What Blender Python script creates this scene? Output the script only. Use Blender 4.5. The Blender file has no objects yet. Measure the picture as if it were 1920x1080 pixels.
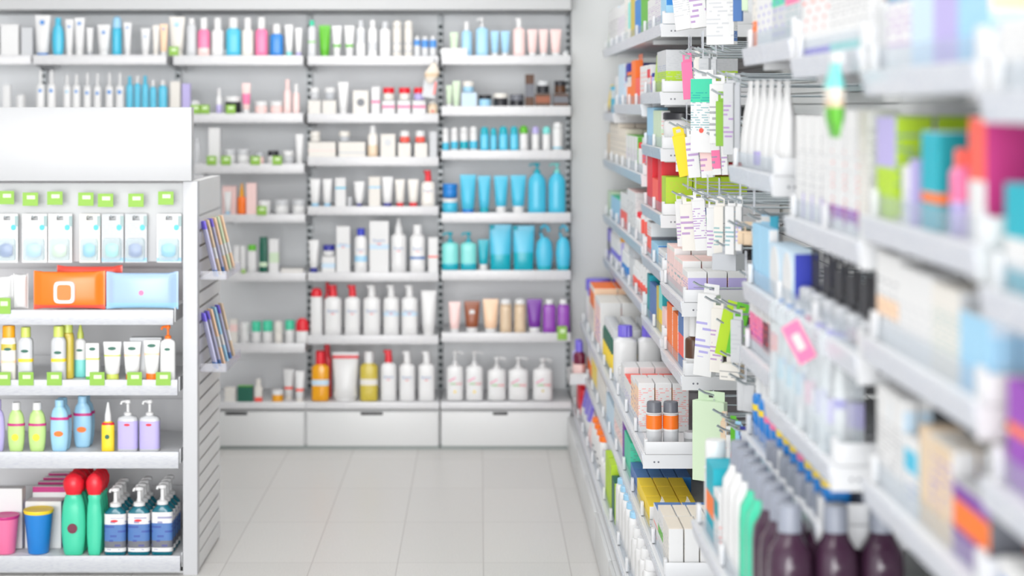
import bpy, bmesh, math, random
from mathutils import Vector, Matrix
random.seed(7)
S = bpy.context.scene
COL = S.collection
# ------------------------------------------------------------------ camera, world, light, exposure
F = 3300.0; VX, VY, EYE = 900.0, 200.0, 1.6075
cam = bpy.data.cameras.new('camera'); camo = bpy.data.objects.new('camera', cam); COL.objects.link(camo)
camo.location = (0, 0, EYE); camo.rotation_euler = (math.radians(90), 0, 0)
cam.sensor_width = 36; cam.lens = F / 1920 * 36
cam.shift_x = (960 - VX) / 1920; cam.shift_y = -(540 - VY) / 1920
cam.clip_start = 0.1; cam.clip_end = 60
cam.dof.use_dof = True; cam.dof.focus_distance = 5.1; cam.dof.aperture_fstop = 2.1; cam.dof.aperture_blades = 0
S.camera = camo
w = bpy.data.worlds.new('world'); S.world = w; w.use_nodes = True
w.node_tree.nodes['Background'].inputs[0].default_value = (0.95, 0.975, 1, 1)
w.node_tree.nodes['Background'].inputs[1].default_value = 1.8
def area(name, loc, size, power, rot=(0, 0, 0), col=(1, 0.99, 0.975)):
    l = bpy.data.lights.new(name, 'AREA'); l.shape = 'RECTANGLE'; l.size, l.size_y = size; l.energy = power; l.color = col
    o = bpy.data.objects.new(name, l); COL.objects.link(o); o.location = loc; o.rotation_euler = rot
    return o
for i, y in enumerate((0.8, 3.0, 5.2, 7.2)):
    # ceiling panels over the aisle
    area('ceiling_lamp_light', (-0.45, y, 2.94), (1.6, 1.0), (15, 15, 8, 14)[i])
for i, y in enumerate((3.0,)):
    area('ceiling_lamp_light', (-2.9, y, 2.94), (1.6, 1.0), 5)
sun = bpy.data.lights.new('added_frontal_fill', 'SUN'); sun.energy = 2.1; sun.angle = math.radians(34); sun.color = (1, 1, 1)  # added soft frontal fill from behind the camera, lifts the shaded shelf backs
suno = bpy.data.objects.new('added_frontal_fill', sun); COL.objects.link(suno)
suno.rotation_euler = Vector((.0, 1, -.01)).to_track_quat('-Z', 'Y').to_euler()
S.view_settings.view_transform = 'Standard'; S.view_settings.look = 'None'
S.view_settings.gamma = 1; S.view_settings.exposure = 0.26; S.view_settings.use_curve_mapping = False

# ------------------------------------------------------------------ colours
C = dict(white=(228,228,228), cream=(232,222,208), grey=(188,191,196), silver=(202,204,207), smoke=(110,112,120), black=(42,42,48),
 cyan=(70,190,222), sky=(160,208,236), blue=(35,130,210), navy=(48,52,150), royal=(52,66,190), teal=(0,150,160), turquoise=(0,172,190),
 aqua=(128,220,215), mint=(70,205,165), green=(96,185,40), lime=(178,212,40), bottle_green=(12,95,75), red=(228,30,48), pink=(240,120,165),
 blush=(246,212,208), magenta=(200,50,130), purple=(120,50,160), violet=(150,70,180), lilac=(185,175,225), lavender=(120,105,215), orange=(252,122,30), amber=(238,165,20),
 yellow=(248,215,50), beige=(226,202,172), brown=(152,85,55), peach=(250,212,178), maroon=(110,30,60), olive=(205,185,70), pale_green=(205,225,195),
 tag_green=(138,186,66), soft_lilac=(178,178,205), soft_blue=(168,196,226), cap_grey=(148,153,166), plum=(60,25,75), coral=(250,95,80), steel=(80,120,180), ivory=(230,226,219), pale_blue=(200,222,238), umber=(84,52,30), pale_lime=(190,222,140), soft_lime=(205,218,105), dark_plum=(66,40,60), deep_teal=(18,105,122))
def lin(c):
    return tuple(((v/255)/12.92 if v/255 <= .04045 else (((v/255)+.055)/1.055)**2.4) for v in c) + (1,)
MC = {}
def new_mat(key):
    m = bpy.data.materials.new(key[:60]); m.use_nodes = True
    return m, m.node_tree.nodes, m.node_tree.links
def mat(color, bands=(), text=None, rough=.38, metal=0, trans=0, axis=2):
    """banded print material: bands=((z0,z1,colour),...) on the object's own height; text=(colour,z0,z1,pitch)"""
    key = repr((color, bands, text, rough, metal, trans, axis))
    if key in MC: return MC[key]
    m, N, L = new_mat('mat_%s_%d' % (color if isinstance(color, str) else 'tone', len(MC)))
    b = N['Principled BSDF']; b.inputs['Roughness'].default_value = rough; b.inputs['Metallic'].default_value = metal
    if trans: b.inputs['Transmission Weight'].default_value = trans; b.inputs['IOR'].default_value = 1.4
    base = lin(C[color] if isinstance(color, str) else color)
    out = None
    tc = N.new('ShaderNodeTexCoord')
    if bands:
        sp = N.new('ShaderNodeSeparateXYZ'); L.new(tc.outputs['Generated'], sp.inputs[0])
        r = N.new('ShaderNodeValToRGB'); r.color_ramp.interpolation = 'CONSTANT'
        r.color_ramp.elements[0].color = base; r.color_ramp.elements[0].position = 0
        r.color_ramp.elements.remove(r.color_ramp.elements[1])
        stops = []
        for z0, z1, c in sorted(bands): stops += [(z0, lin(C[c])), (z1, base)]
        for p, c in stops:
            if p <= 0: r.color_ramp.elements[0].color = c; continue
            if p >= 1: continue
            e = r.color_ramp.elements.new(p); e.color = c
        L.new(sp.outputs[axis], r.inputs[0]); out = r.outputs[0]
    if text:
        tcl, z0, z1, pitch = text
        so = N.new('ShaderNodeSeparateXYZ'); L.new(tc.outputs['Object'], so.inputs[0])
        sg = N.new('ShaderNodeSeparateXYZ'); L.new(tc.outputs['Generated'], sg.inputs[0])
        def M(op, a, bb=None):
            n = N.new('ShaderNodeMath'); n.operation = op
            for i, v in enumerate((a, bb)):
                if v is None: continue
                if isinstance(v, (int, float)): n.inputs[i].default_value = v
                else: L.new(v, n.inputs[i])
            return n.outputs[0]
        zr = M('DIVIDE', so.outputs[2], pitch)
        row = M('LESS_THAN', M('FRACT', zr), .42)
        fl = M('MULTIPLY', M('FLOOR', zr), 7.31)
        cx = N.new('ShaderNodeCombineXYZ')
        L.new(M('MULTIPLY', so.outputs[0], .55/pitch), cx.inputs[0]); L.new(M('MULTIPLY', so.outputs[1], .55/pitch), cx.inputs[1]); L.new(fl, cx.inputs[2])
        nz = N.new('ShaderNodeTexNoise'); nz.inputs['Scale'].default_value = 1; nz.inputs['Detail'].default_value = 0
        L.new(cx.outputs[0], nz.inputs['Vector'])
        k = M('MULTIPLY', row, M('GREATER_THAN', nz.outputs[0], .5))
        k = M('MULTIPLY', k, M('MULTIPLY', M('GREATER_THAN', sg.outputs[2], z0), M('LESS_THAN', sg.outputs[2], z1)))
        k = M('MULTIPLY', k, .62)
        mx = N.new('ShaderNodeMix'); mx.data_type = 'RGBA'
        L.new(k, mx.inputs['Factor']); mx.inputs['B'].default_value = lin(C[tcl])
        if out: L.new(out, mx.inputs['A'])
        else: mx.inputs['A'].default_value = base
        out = mx.outputs['Result']
    if out: L.new(out, b.inputs['Base Color'])
    else: b.inputs['Base Color'].default_value = base
    MC[key] = m; return m
def clear(tint=(.93,.95,.97), op=.16, name='clear'):
    key = 'clear%r%r' % (tint, op)
    if key in MC: return MC[key]
    m, N, L = new_mat(name)
    N.remove(N['Principled BSDF'])
    t = N.new('ShaderNodeBsdfTransparent'); t.inputs[0].default_value = tint + (1,)
    g = N.new('ShaderNodeBsdfPrincipled'); g.inputs['Base Color'].default_value = tint + (1,); g.inputs['Roughness'].default_value = .12
    mx = N.new('ShaderNodeMixShader'); mx.inputs[0].default_value = op
    L.new(t.outputs[0], mx.inputs[1]); L.new(g.outputs[0], mx.inputs[2]); L.new(mx.outputs[0], N['Material Output'].inputs[0])
    MC[key] = m; return m
def rail_mat(base=(232,234,238), tick=(186,190,203)):
    key = 'rail%r' % (base,)
    if key in MC: return MC[key]
    m, N, L = new_mat('printed_price_strip')
    b = N['Principled BSDF']; b.inputs['Roughness'].default_value = .3
    tc = N.new('ShaderNodeTexCoord'); mp = N.new('ShaderNodeMapping'); L.new(tc.outputs['Object'], mp.inputs[0])
    mp.inputs['Scale'].default_value = (30, 30, 300)
    nz = N.new('ShaderNodeTexNoise'); nz.inputs['Detail'].default_value = 1; nz.inputs['Scale'].default_value = 1.6; L.new(mp.outputs[0], nz.inputs['Vector'])
    r = N.new('ShaderNodeValToRGB'); r.color_ramp.elements[0].position = .50; r.color_ramp.elements[1].position = .60
    r.color_ramp.elements[0].color = lin(base); r.color_ramp.elements[1].color = lin(tick)
    L.new(nz.outputs[0], r.inputs[0]); L.new(r.outputs[0], b.inputs['Base Color'])
    MC[key] = m; return m

# ------------------------------------------------------------------ mesh helpers
MESH = {}
def finish(bm, key, smooth=None):
    me = bpy.data.meshes.new(key[:50]); bm.normal_update(); bm.to_mesh(me); bm.free()
    if smooth:
        me.shade_smooth(); me.set_sharp_from_angle(angle=math.radians(smooth))
    return me
def bx(bm, x0, x1, y0, y1, z0, z1, mi=0, mtx=None):
    vs = [bm.verts.new(Vector((x, y, z)) if mtx is None else mtx @ Vector((x, y, z))) for z in (z0, z1) for y in (y0, y1) for x in (x0, x1)]
    fs = []
    for q in ((0,2,3,1),(4,5,7,6),(0,1,5,4),(2,6,7,3),(0,4,6,2),(1,3,7,5)):
        f = bm.faces.new([vs[i] for i in q]); f.material_index = mi; fs.append(f)
    return vs, fs
def boxmesh(x0, x1, y0, y1, z0, z1, bev=0, key='box'):
    bm = bmesh.new(); bx(bm, x0, x1, y0, y1, z0, z1)
    if bev: bmesh.ops.bevel(bm, geom=bm.edges[:], offset=bev, segments=2, affect='EDGES', profile=.6)
    return finish(bm, key, 40 if bev else None)
def sec_ring(bm, z, rx, ry, n, cx, cy, K):
    vs = []
    for i in range(K):
        a = 2*math.pi*(i+.5)/K; c, s = math.cos(a), math.sin(a)
        e = 2.0/n
        vs.append(bm.verts.new((cx + rx*math.copysign(abs(c)**e, c), cy + ry*math.copysign(abs(s)**e, s), z)))
    return vs
def loft(secs, K=20, caps=(True, True), bm=None, mi=0):
    own = bm is None
    if own: bm = bmesh.new()
    rings = []
    for s in secs:
        s = tuple(s) + (2, 0, 0)[max(0, len(s)-3):]
        rings.append(sec_ring(bm, *s[:6], K))
    for a, b in zip(rings, rings[1:]):
        for i in range(K):
            f = bm.faces.new((a[i], a[(i+1) % K], b[(i+1) % K], b[i])); f.material_index = mi
    if caps[0]: bm.faces.new(rings[0][::-1]).material_index = mi
    if caps[1]: bm.faces.new(rings[-1]).material_index = mi
    return bm
def tube_path(bm, pts, r, K=8, mi=0):
    pts = [Vector(p) for p in pts]; rings = []
    for i, p in enumerate(pts):
        t = (pts[min(i+1, len(pts)-1)] - pts[max(i-1, 0)]).normalized()
        u = t.cross(Vector((0, 0, 1)));
        if u.length < 1e-3: u = t.cross(Vector((0, 1, 0)))
        u.normalize(); v = t.cross(u)
        rings.append([bm.verts.new(p + r*(math.cos(2*math.pi*k/K)*u + math.sin(2*math.pi*k/K)*v)) for k in range(K)])
    for a, b in zip(rings, rings[1:]):
        for i in range(K): bm.faces.new((a[i], b[i], b[(i+1) % K], a[(i+1) % K])).material_index = mi
    bm.faces.new(rings[0]); bm.faces.new(rings[-1][::-1])
def cached(key, fn):
    if key not in MESH: MESH[key] = fn()
    return MESH[key]
def child(root, name, me, mats, loc=(0, 0, 0), rot=(0, 0, 0), label=None, kind=None):
    o = bpy.data.objects.new(name, me); COL.objects.link(o); o.parent = root; o.location = loc; o.rotation_euler = rot
    if not isinstance(mats, (list, tuple)): mats = [mats]
    if not me.materials:
        for m in mats: me.materials.append(m)
    else:
        for i, m in enumerate(mats):
            if i < len(o.material_slots): o.material_slots[i].link = 'OBJECT'; o.material_slots[i].material = m
    if label: o['label'] = label
    if kind: o['kind'] = kind
    return o
THINGS = []
def px_of(p):
    return VX + F*p[0]/p[1]
def thing(name, cat, look, place, loc, rot=(0, 0, 0), group=None):
    o = bpy.data.objects.new(name, None); COL.objects.link(o); o.empty_display_size = .02
    o.location = loc; o.rotation_euler = rot; o['category'] = cat
    THINGS.append((o, look, place, loc, group))
    return o
def struct(name, me, m):
    o = bpy.data.objects.new(name, me); COL.objects.link(o); me.materials.append(m); o['kind'] = 'structure'
    return o
def text_mesh(s):
    def f():
        cu = bpy.data.curves.new('lettering', 'FONT'); cu.body = s; cu.align_x = 'CENTER'; cu.size = 1; cu.extrude = .02
        o = bpy.data.objects.new('lettering', cu); COL.objects.link(o)
        bpy.context.view_layer.update()
        me = bpy.data.meshes.new_from_object(o); bpy.data.objects.remove(o); me.materials.clear()
        return me
    return cached('text' + s, f)
def letter(root, s, size, color, loc, rot=(math.pi/2, 0, 0), name='printed_text'):
    src = text_mesh(s); key = 'text%s_%s' % (s, color)
    if key not in MESH:
        me = src.copy(); me.materials.append(mat(color)); MESH[key] = me
    o = child(root, name, MESH[key], [], loc, rot); o.scale = (size, size, size)
    return o

# ------------------------------------------------------------------ products
NICE = dict(umber='dark brown', soft_lilac='pale lilac', soft_blue='pale blue', cap_grey='grey', soft_lime='soft lime', dark_plum='dark plum', pale_lime='pale lime', deep_teal='deep teal', sky='light blue', smoke='dark grey', ivory='white', bottle_green='dark green', tag_green='green', blush='pale pink', steel='steel blue', pale_green='pale green', pale_blue='pale blue')
def cn(c): return NICE.get(c, c)
KINDS = {}
def kind(*names):
    def d(fn):
        for n in names: KINDS[n] = fn
        return fn
    return d
def opt_mats(c, o, rough=.35):
    bands = tuple(o.get('band', ())); t = o.get('txt')
    return mat(c, bands=bands, text=t, rough=rough, trans=o.get('trans', 0))
def rk(*a): return repr(tuple(round(x, 4) if isinstance(x, float) else x for x in a))
def dec(root, o, w, h, d):
    """logos / dots printed on the front"""
    y = -d/2 - .0006
    if 'logo' in o:
        if o['logo'] == 'E':
            letter(root, 'Eucerin', w*.21, 'steel', (0, y, h*.60)); 
            me = cached('redmark', lambda: boxmesh(-.5, .5, -.2, .2, -.5, .5, 0))
            q = child(root, 'printed_mark', me, mat('red'), (0, y, h*.555)); q.scale = (w*.22, .002, h*.018)
        else:
            a = letter(root, 'seba', w*.2, 'green', (-w*.11, y, h*.45)); b = letter(root, 'med', w*.2, 'red', (w*.22, y, h*.45))
            me = cached('striplab', lambda: boxmesh(-.5, .5, -.2, .2, -.5, .5, 0))
            q = child(root, 'printed_strip', me, mat('pink'), (-w*.16, y, h*.60), (0, -.5, 0)); q.scale = (w*.45, .002, h*.03)
    if 'dot' in o:
        c, zz, fr = o['dot']
        def f():
            bm = bmesh.new(); loft([(-.5, .5, .5), (.5, .5, .5)], 16, bm=bm)
            bmesh.ops.rotate(bm, verts=bm.verts, matrix=Matrix.Rotation(math.pi/2, 3, 'X')); return finish(bm, 'dot', 40)
        q = child(root, 'printed_emblem', cached('dot', f), mat(c), (0, y, h*zz)); q.scale = (w*fr, .0015, w*fr*o.get('dotasp', 1))
@kind('bottle', 'pump', 'spray', 'can', 'oval')
def k_bottle(kd, root, w, h, d, c1, c2, o):
    n = o.get('n', {'bottle': 3.2, 'pump': 3.4, 'spray': 2.6, 'can': 2, 'oval': 2.2}[kd])
    if kd == 'can': d = w
    cap = o.get('cap', {'bottle': .2, 'pump': .2, 'spray': .28, 'can': .2, 'oval': .18}[kd]); hb = h*(1-cap)
    cw = o.get('cw', {'bottle': .62, 'pump': .36, 'spray': .5, 'can': .94, 'oval': .5}[kd])*w/2
    cd = min(cw, d/2*.95)
    rx, ry = w/2, d/2; tp = o.get('tp', 1.0); sh = o.get('sh', .12)
    def body():
        s = [(0, rx*.92*tp, ry*.92*tp, n), (hb*.02, rx*tp, ry*tp, n)]
        if kd == 'oval':
            s = [(0, rx*.72, ry*.75, n)] + [(hb*t, rx*(.74 + .26*math.sin(math.pi*min(1, t*1.05))**.7), ry*.95, n) for t in (.06, .2, .35, .5, .65, .8)]
            s += [(hb*.9, rx*.78, ry*.8, n), (hb*.97, cw*1.1, cd*1.05, 2.2), (hb, cw*.9, cd*.9, 2)]
        else:
            for t in (.25, .5, .75): s.append((hb*(1-sh)*t, rx*(tp+(1-tp)*t), ry*(tp+(1-tp)*t), n))
            s += [(hb*(1-sh), rx, ry, n), (hb*(1-sh*.55), rx*.93, ry*.93, n), (hb*(1-sh*.2), max(cw*1.12, rx*.62), max(cd*1.12, ry*.62), 2.3), (hb*(1-sh*.06), cw*1.02, cd*1.02, 2), (hb, cw*.9, cd*.9, 2)]
        return finish(loft(s, 24), 'bottle_body', 50)
    bk = rk(kd, w, h, d, n, cap, cw, tp, sh)
    child(root, 'can_body' if kd == 'can' else 'bottle_body', cached('b' + bk, body), opt_mats(c1, o, o.get('rough', .3)))
    cm = mat(c2, rough=.35)
    if kd == 'pump':
        def collar():
            bm = loft([(0, cw*1.05, cw*1.05), (h*.045, cw*1.05, cw*1.05), (h*.06, cw*.6, cw*.6), (h*.07, cw*.38, cw*.38), (cap*h-.012, cw*.36, cw*.36)], 16)
            return finish(bm, 'collar', 40)
        def head():
            z = 0; r = cw*.85
            bm = loft([(z, r*.7, r*.7), (z+.003, r, r), (z+.011, r*.95, r*.95), (z+.014, r*.7, r*.7)], 16)
            L = o.get('noz', 1)*w*.42
            tube_path(bm, [(0, 0, .008), (-L*.6, -.002, .008), (-L*.9, -.004, .006), (-L, -.004, -.002)], .0042, 8)
            return finish(bm, 'head', 40)
        if o.get('fat'):
            def fat():
                hh = cap*h
                return finish(loft([(0, cw*1.3, cd*1.2, 2.4), (hh*.4, cw*1.25, cd*1.15, 2.4), (hh*.75, cw*1.15, cd*1.0, 2.4, -cw*.15), (hh*.8, cw*1.5, cd*.9, 3, -cw*.4), (hh, cw*1.35, cd*.8, 3, -cw*.35)], 18), 'fatpump', 45)
            child(root, 'pump_head', cached('fp' + bk, fat), cm, (0, 0, hb))
        else:
            child(root, 'pump_collar', cached('pc' + bk, collar), cm, (0, 0, hb))
            child(root, 'pump_head', cached('ph' + bk + str(o.get('noz', 1)), head), cm, (0, 0, h-.014), (0, 0, o.get('nrot', 0)))
    elif kd == 'spray':
        def nz():
            hh = cap*h
            return finish(loft([(0, cw*1.05, cd*1.05), (hh*.35, cw, cd), (hh*.5, cw*.8, cd*.8), (hh*.85, cw*.45, cd*.45), (hh, cw*.3, cd*.3)], 16), 'spraycap', 45)
        child(root, 'spray_cap', cached('sp' + bk, nz), cm, (0, 0, hb))
    else:
        st = o.get('capshape', 'dome' if kd == 'can' else 'flat')
        def capf():
            hh = cap*h
            if st == 'dome': s = [(0, cw, cd), (hh*.45, cw, cd), (hh*.75, cw*.88, cd*.88), (hh*.93, cw*.6, cd*.6), (hh, cw*.25, cd*.25)]
            elif st == 'big': s = [(0, cw, cd), (hh*.3, cw*1.35, cd*1.3), (hh*.6, cw*1.4, cd*1.3), (hh*.85, cw*1.0, cd), (hh, cw*.3, cd*.3)]
            else: s = [(0, cw, cd, o.get('cn', 2.2)), (hh*.9, cw*.98, cd*.98, o.get('cn', 2.2)), (hh, cw*.9, cd*.9, o.get('cn', 2.2))]
            bm = loft(s, 32 if o.get('rib') else 18)
            if o.get('rib'):
                for v in bm.verts:
                    a = math.atan2(v.co.y, v.co.x); k = 1 + .05*(1 if int(round(a/(2*math.pi)*32)) % 2 else -1)
                    v.co.x *= k; v.co.y *= k
            return finish(bm, 'cap', 40)
        child(root, 'cap', cached('c' + bk + st + str(o.get('rib')), capf), cm, (0, 0, hb))
    for i, (z0, z1, c) in enumerate(o.get('lab', ())):
        def lab():
            a, b = hb*z0, hb*z1
            k = 1.012
            t0, t1 = [(tp+(1-tp)*min(1, q/(1-sh))) for q in (z0, z1)]
            return finish(loft([(a, rx*t0*k, ry*t0*k, n), (b, rx*t1*k, ry*t1*k, n)], 24, (False, False)), 'label', 50)
        child(root, 'label', cached('l' + bk + repr((z0, z1)), lab), mat(c, text=o.get('ltxt'), bands=o.get('lband', ())), label=cn(c) + ' printed label')
    dec(root, o, w, hb, d)
@kind('tube')
def k_tube(kd, root, w, h, d, c1, c2, o):
    cap = o.get('cap', .13); hc = h*cap; rc = o.get('cw', .72)*w/2; rcd = min(rc, d/2)
    k = rk(w, h, d, cap, rc)
    child(root, 'cap', cached('tc' + k, lambda: finish(loft([(0, rc*.96, rcd*.96), (hc*.1, rc, rcd), (hc, rc*.98, rcd*.98)], 18), 'tcap', 40)), mat(c2, rough=.35))
    def body():
        H = h-hc
        s = [(0, rc*.9, rcd*.9, 2), (H*.03, rc*1.08, rcd*1.05, 2), (H*.3, w/2*.86, rcd*.92, 2.1), (H*.6, w/2*.93, rcd*.6, 2.4), (H*.85, w/2*.98, rcd*.24, 3), (H*.93, w/2, .0022, 5), (H, w/2, .0018, 6)]
        return finish(loft(s, 22), 'tube_body', 50)
    child(root, 'tube_body', cached('tb' + k, body), opt_mats(c1, o), (0, 0, hc))
    dec(root, o, w, h, d*.6)
@kind('jar')
def k_jar(kd, root, w, h, d, c1, c2, o):
    cap = o.get('cap', .38); hb = h*(1-cap); r = w/2; d = w
    k = rk(w, h, cap)
    child(root, 'jar_body', cached('jb' + k, lambda: finish(loft([(0, r*.85, r*.85), (hb*.1, r*.96, r*.96), (hb*.9, r*.97, r*.97), (hb, r*.88, r*.88)], 24), 'jar', 40)), opt_mats(c1, o))
    child(root, 'lid', cached('jl' + k, lambda: finish(loft([(0, r, r), (h*cap*.85, r, r), (h*cap, r*.93, r*.93)], 24), 'lid', 40)), mat(c2, rough=.3), (0, 0, hb))
    dec(root, o, w, h, d)
@kind('carton', 'tray')
def k_carton(kd, root, w, h, d, c1, c2, o):
    def f():
        bm = bmesh.new(); bx(bm, -w/2, w/2, -d/2, d/2, 0, h)
        bmesh.ops.bevel(bm, geom=bm.edges[:], offset=.0008, segments=1, affect='EDGES')
        for fc in bm.faces:
            nrm = fc.normal; fc.material_index = 2 if nrm.z > .8 else (1 if abs(nrm.x) > .8 else 0)
        return finish(bm, 'carton')
    side = o.get('side'); top = o.get('top')
    fm = opt_mats(c1, o, .5)
    sm = mat(side, bands=tuple(o.get('sband', ())), text=o.get('stxt'), rough=.5) if side else fm
    tm = mat(top if top else c1, rough=.55)
    child(root, 'carton_body', cached('ct' + rk(w, h, d), f), [fm, sm, tm])
    if kd == 'carton' and o.get('flap', 1) and h > .03:
        child(root, 'tuck_flap', cached('fl' + rk(w, d), lambda: boxmesh(-w/2*.93, w/2*.93, -d/2*.98, d/2*.86, 0, .0008, 0)), tm, (0, 0, h))
    if c2 != c1 and c2 != '-':
        z0, z1 = o.get('panel', (.55, .85))
        pf = o.get('pw', .86)
        child(root, 'printed_panel', cached('pp' + rk(w, h, z0, z1, pf), lambda: boxmesh(-w/2*pf, w/2*pf, -.0004, .0004, h*z0, h*z1, 0)), mat(c2, rough=.5), (0, -d/2-.0003, 0), label=cn(c2) + ' printed panel')
    dec(root, o, w, h, d)
@kind('pouch', 'bag')
def k_pouch(kd, root, w, h, d, c1, c2, o):
    def f():
        s = [(0, w/2*.86, d/2*.7, 2.6), (h*.06, w/2*.9, d/2, 2.4), (h*.3, w/2*.93, d/2*.95, 2.3), (h*.6, w/2*.97, d/2*.6, 2.6), (h*.85, w/2*o.get('tw', .98), d/2*.22, 3), (h*.93, w/2*o.get('tw', 1), .002, 5), (h, w/2*o.get('tw', 1), .0016, 6)]
        return finish(loft(s, 24), 'pouch', 50)
    child(root, 'pouch_body', cached('po' + rk(w, h, d, o.get('tw', 1)), f), opt_mats(c1, o, .3))
    if c2 != c1 and c2 != '-' and not o.get('nosp'):
        child(root, 'pour_spout', cached('spout' + rk(w), lambda: finish(loft([(0, w*.11, w*.11), (w*.2, w*.1, w*.1)], 12), 'spout', 40)), mat(c2), (-w*.38, 0, h*.9))
    dec(root, o, w, h, d*.5)
@kind('wipes')
def k_wipes(kd, root, w, h, d, c1, c2, o):
    def f():
        bm = bmesh.new()
        xs = [(-.5, .01, 1.0), (-.47, .03, 1.0), (-.42, .6, .97), (-.36, .9, .94), (0, 1, .92), (.36, .9, .94), (.42, .6, .97), (.47, .03, 1.0), (.5, .01, 1.0)]
        rings = []
        K = 20
        for x, dd, hh in xs:
            r = []
            for i in range(K):
                a = 2*math.pi*(i+.5)/K; c, s = math.cos(a), math.sin(a)
                r.append(bm.verts.new((x*w, max(.0015, dd*d/2)*math.copysign(abs(c)**.6, c), h/2 + hh*h/2*math.copysign(abs(s)**.5, s) + random.uniform(-.001, .001))))
            rings.append(r)
        for a, b in zip(rings, rings[1:]):
            for i in range(K): bm.faces.new((a[i], b[i], b[(i+1) % K], a[(i+1) % K]))
        bm.faces.new(rings[0]); bm.faces.new(rings[-1][::-1])
        bmesh.ops.recalc_face_normals(bm, faces=bm.faces)
        return finish(bm, 'wipes', 60)
    child(root, 'wrapper', cached('wi' + rk(w, h, d), f), opt_mats(c1, o, .3))
    if c2 == '-': dec(root, o, w, h, d)
    if c2 != '-':
        def lid():
            bm = loft([(0, w*.15, h*.29, 5), (.008, w*.145, h*.28, 5)], 24); bmesh.ops.rotate(bm, verts=bm.verts, matrix=Matrix.Rotation(math.pi/2, 3, 'X')); return finish(bm, 'wlid', 40)
        lo = child(root, 'flip_lid', cached('wl' + rk(w, h), lid), mat(c2), (-w*.05, -d/2+.001, h*.45), label=cn(c2) + ' flip lid')
        def lid2():
            bm = loft([(0, w*.1, h*.2, 5), (.002, w*.098, h*.195, 5)], 24); bmesh.ops.rotate(bm, verts=bm.verts, matrix=Matrix.Rotation(math.pi/2, 3, 'X')); return finish(bm, 'wlid2', 40)
        dec(root, o, w, h, d)
        child(lo, 'lid_button', cached('wl2' + rk(w, h), lid2), mat(c1), (0, -.008, 0))
@kind('blister')
def k_blister(kd, root, w, h, d, c1, c2, o):
    """hanging card with euro-hole header; origin at the bottom"""
    def f():
        bm = bmesh.new(); t = .0012
        bx(bm, -w/2, w/2, -t, 0, 0, h-.022); bx(bm, -w/2, -.012, -t, 0, h-.022, h-.008); bx(bm, .012, w/2, -t, 0, h-.022, h-.008); bx(bm, -w/2, w/2, -t, 0, h-.008, h)
        return finish(bm, 'card')
    child(root, 'backing_card', cached('bc' + rk(w, h), f), mat(c1, bands=tuple(o.get('band', ())), text=o.get('txt'), rough=.5), (0, d/2, 0))
    bh = o.get('bh', .5)*h
    def g():
        return finish(loft([(h*.05, w*.38, d*.36, 4), (h*.08, w*.42, d*.45, 4), (bh*.9, w*.42, d*.45, 4), (bh, w*.36, d*.3, 4)], 20), 'bubble', 50)
    if c2 == 'clear':
        child(root, 'clear_bubble', cached('bb' + rk(w, h, d, bh), g), clear((.9, .95, .96), .3))
        ic = o.get('inner', 'cyan')
        child(root, 'packed_item', cached('pi' + rk(w, h, d, bh), lambda: finish(loft([(h*.12, w*.15, d*.2), (h*.16, w*.3, d*.28), (bh*.7, w*.3, d*.28), (bh*.8, w*.1, d*.15)], 16), 'inner', 50)), mat(ic), label=cn(ic) + ' item in the bubble')
    else:
        child(root, 'bubble', cached('bb' + rk(w, h, d, bh), g), mat(c2, rough=.25))
    dec(root, o, w, h, -.0005)
@kind('hangbox')
def k_hangbox(kd, root, w, h, d, c1, c2, o):
    o = dict(o); k_carton('carton', root, w, h, d, c1, c2, o)
    def tab():
        bm = bmesh.new(); a = w*.42; t = .0008
        bx(bm, -a, a, 0, t, 0, .008); bx(bm, -a, -.008, 0, t, .008, .018); bx(bm, .008, a, 0, t, .008, .018); bx(bm, -a, a, 0, t, .018, .026)
        return finish(bm, 'tab')
    child(root, 'hang_tab', cached('tab' + rk(w), tab), mat(o.get('tab', c1)), (0, d/2-.002, h))
@kind('cup')
def k_cup(kd, root, w, h, d, c1, c2, o):
    r = w/2
    def f():
        return finish(loft([(0, r*.68, r*.68), (h*.03, r*.72, r*.72), (h*.93, r*.98, r*.98)], 28, (True, False)), 'cup', 40)
    child(root, 'cup_body', cached('cup' + rk(w, h), f), opt_mats(c1, o))
    child(root, 'rim', cached('cupr' + rk(w, h), lambda: finish(loft([(h*.92, r*.99, r*.99), (h*.97, r*1.04, r*1.04), (h, r*1.02, r*1.02), (h*.985, r*.9, r*.9)], 28), 'rim', 60)), mat(c2))
@kind('hookneck')
def k_hookneck(kd, root, w, h, d, c1, c2, o):
    H = h*.72
    def f():
        s = [(0, w*.33, d*.4, 2.4), (H*.1, w*.42, d*.46), (H*.5, w*.5, d*.5), (H*.85, w*.42, d*.42), (H, w*.2, d*.25)]
        bm = loft([q if len(q) > 3 else q + (2.3,) for q in s], 22)
        tube_path(bm, [(-w*.05, 0, H*.95), (-w*.22, 0, H*1.12), (-w*.2, 0, H*1.28), (0, 0, H*1.37), (w*.2, 0, H*1.3), (w*.27, 0, H*1.18)], w*.1, 10)
        return finish(bm, 'hookneck', 50)
    child(root, 'bottle_body', cached('hn' + rk(w, h, d), f), opt_mats(c1, o))
    child(root, 'cap', cached('hnc' + rk(w, h), lambda: finish(loft([(0, w*.34, d*.42, 2.4), (h*.1, w*.4, d*.46, 2.4)], 22), 'hncap', 40)), mat(c2), (0, 0, -.0005)).scale = (1.06, 1.06, 1)
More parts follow.
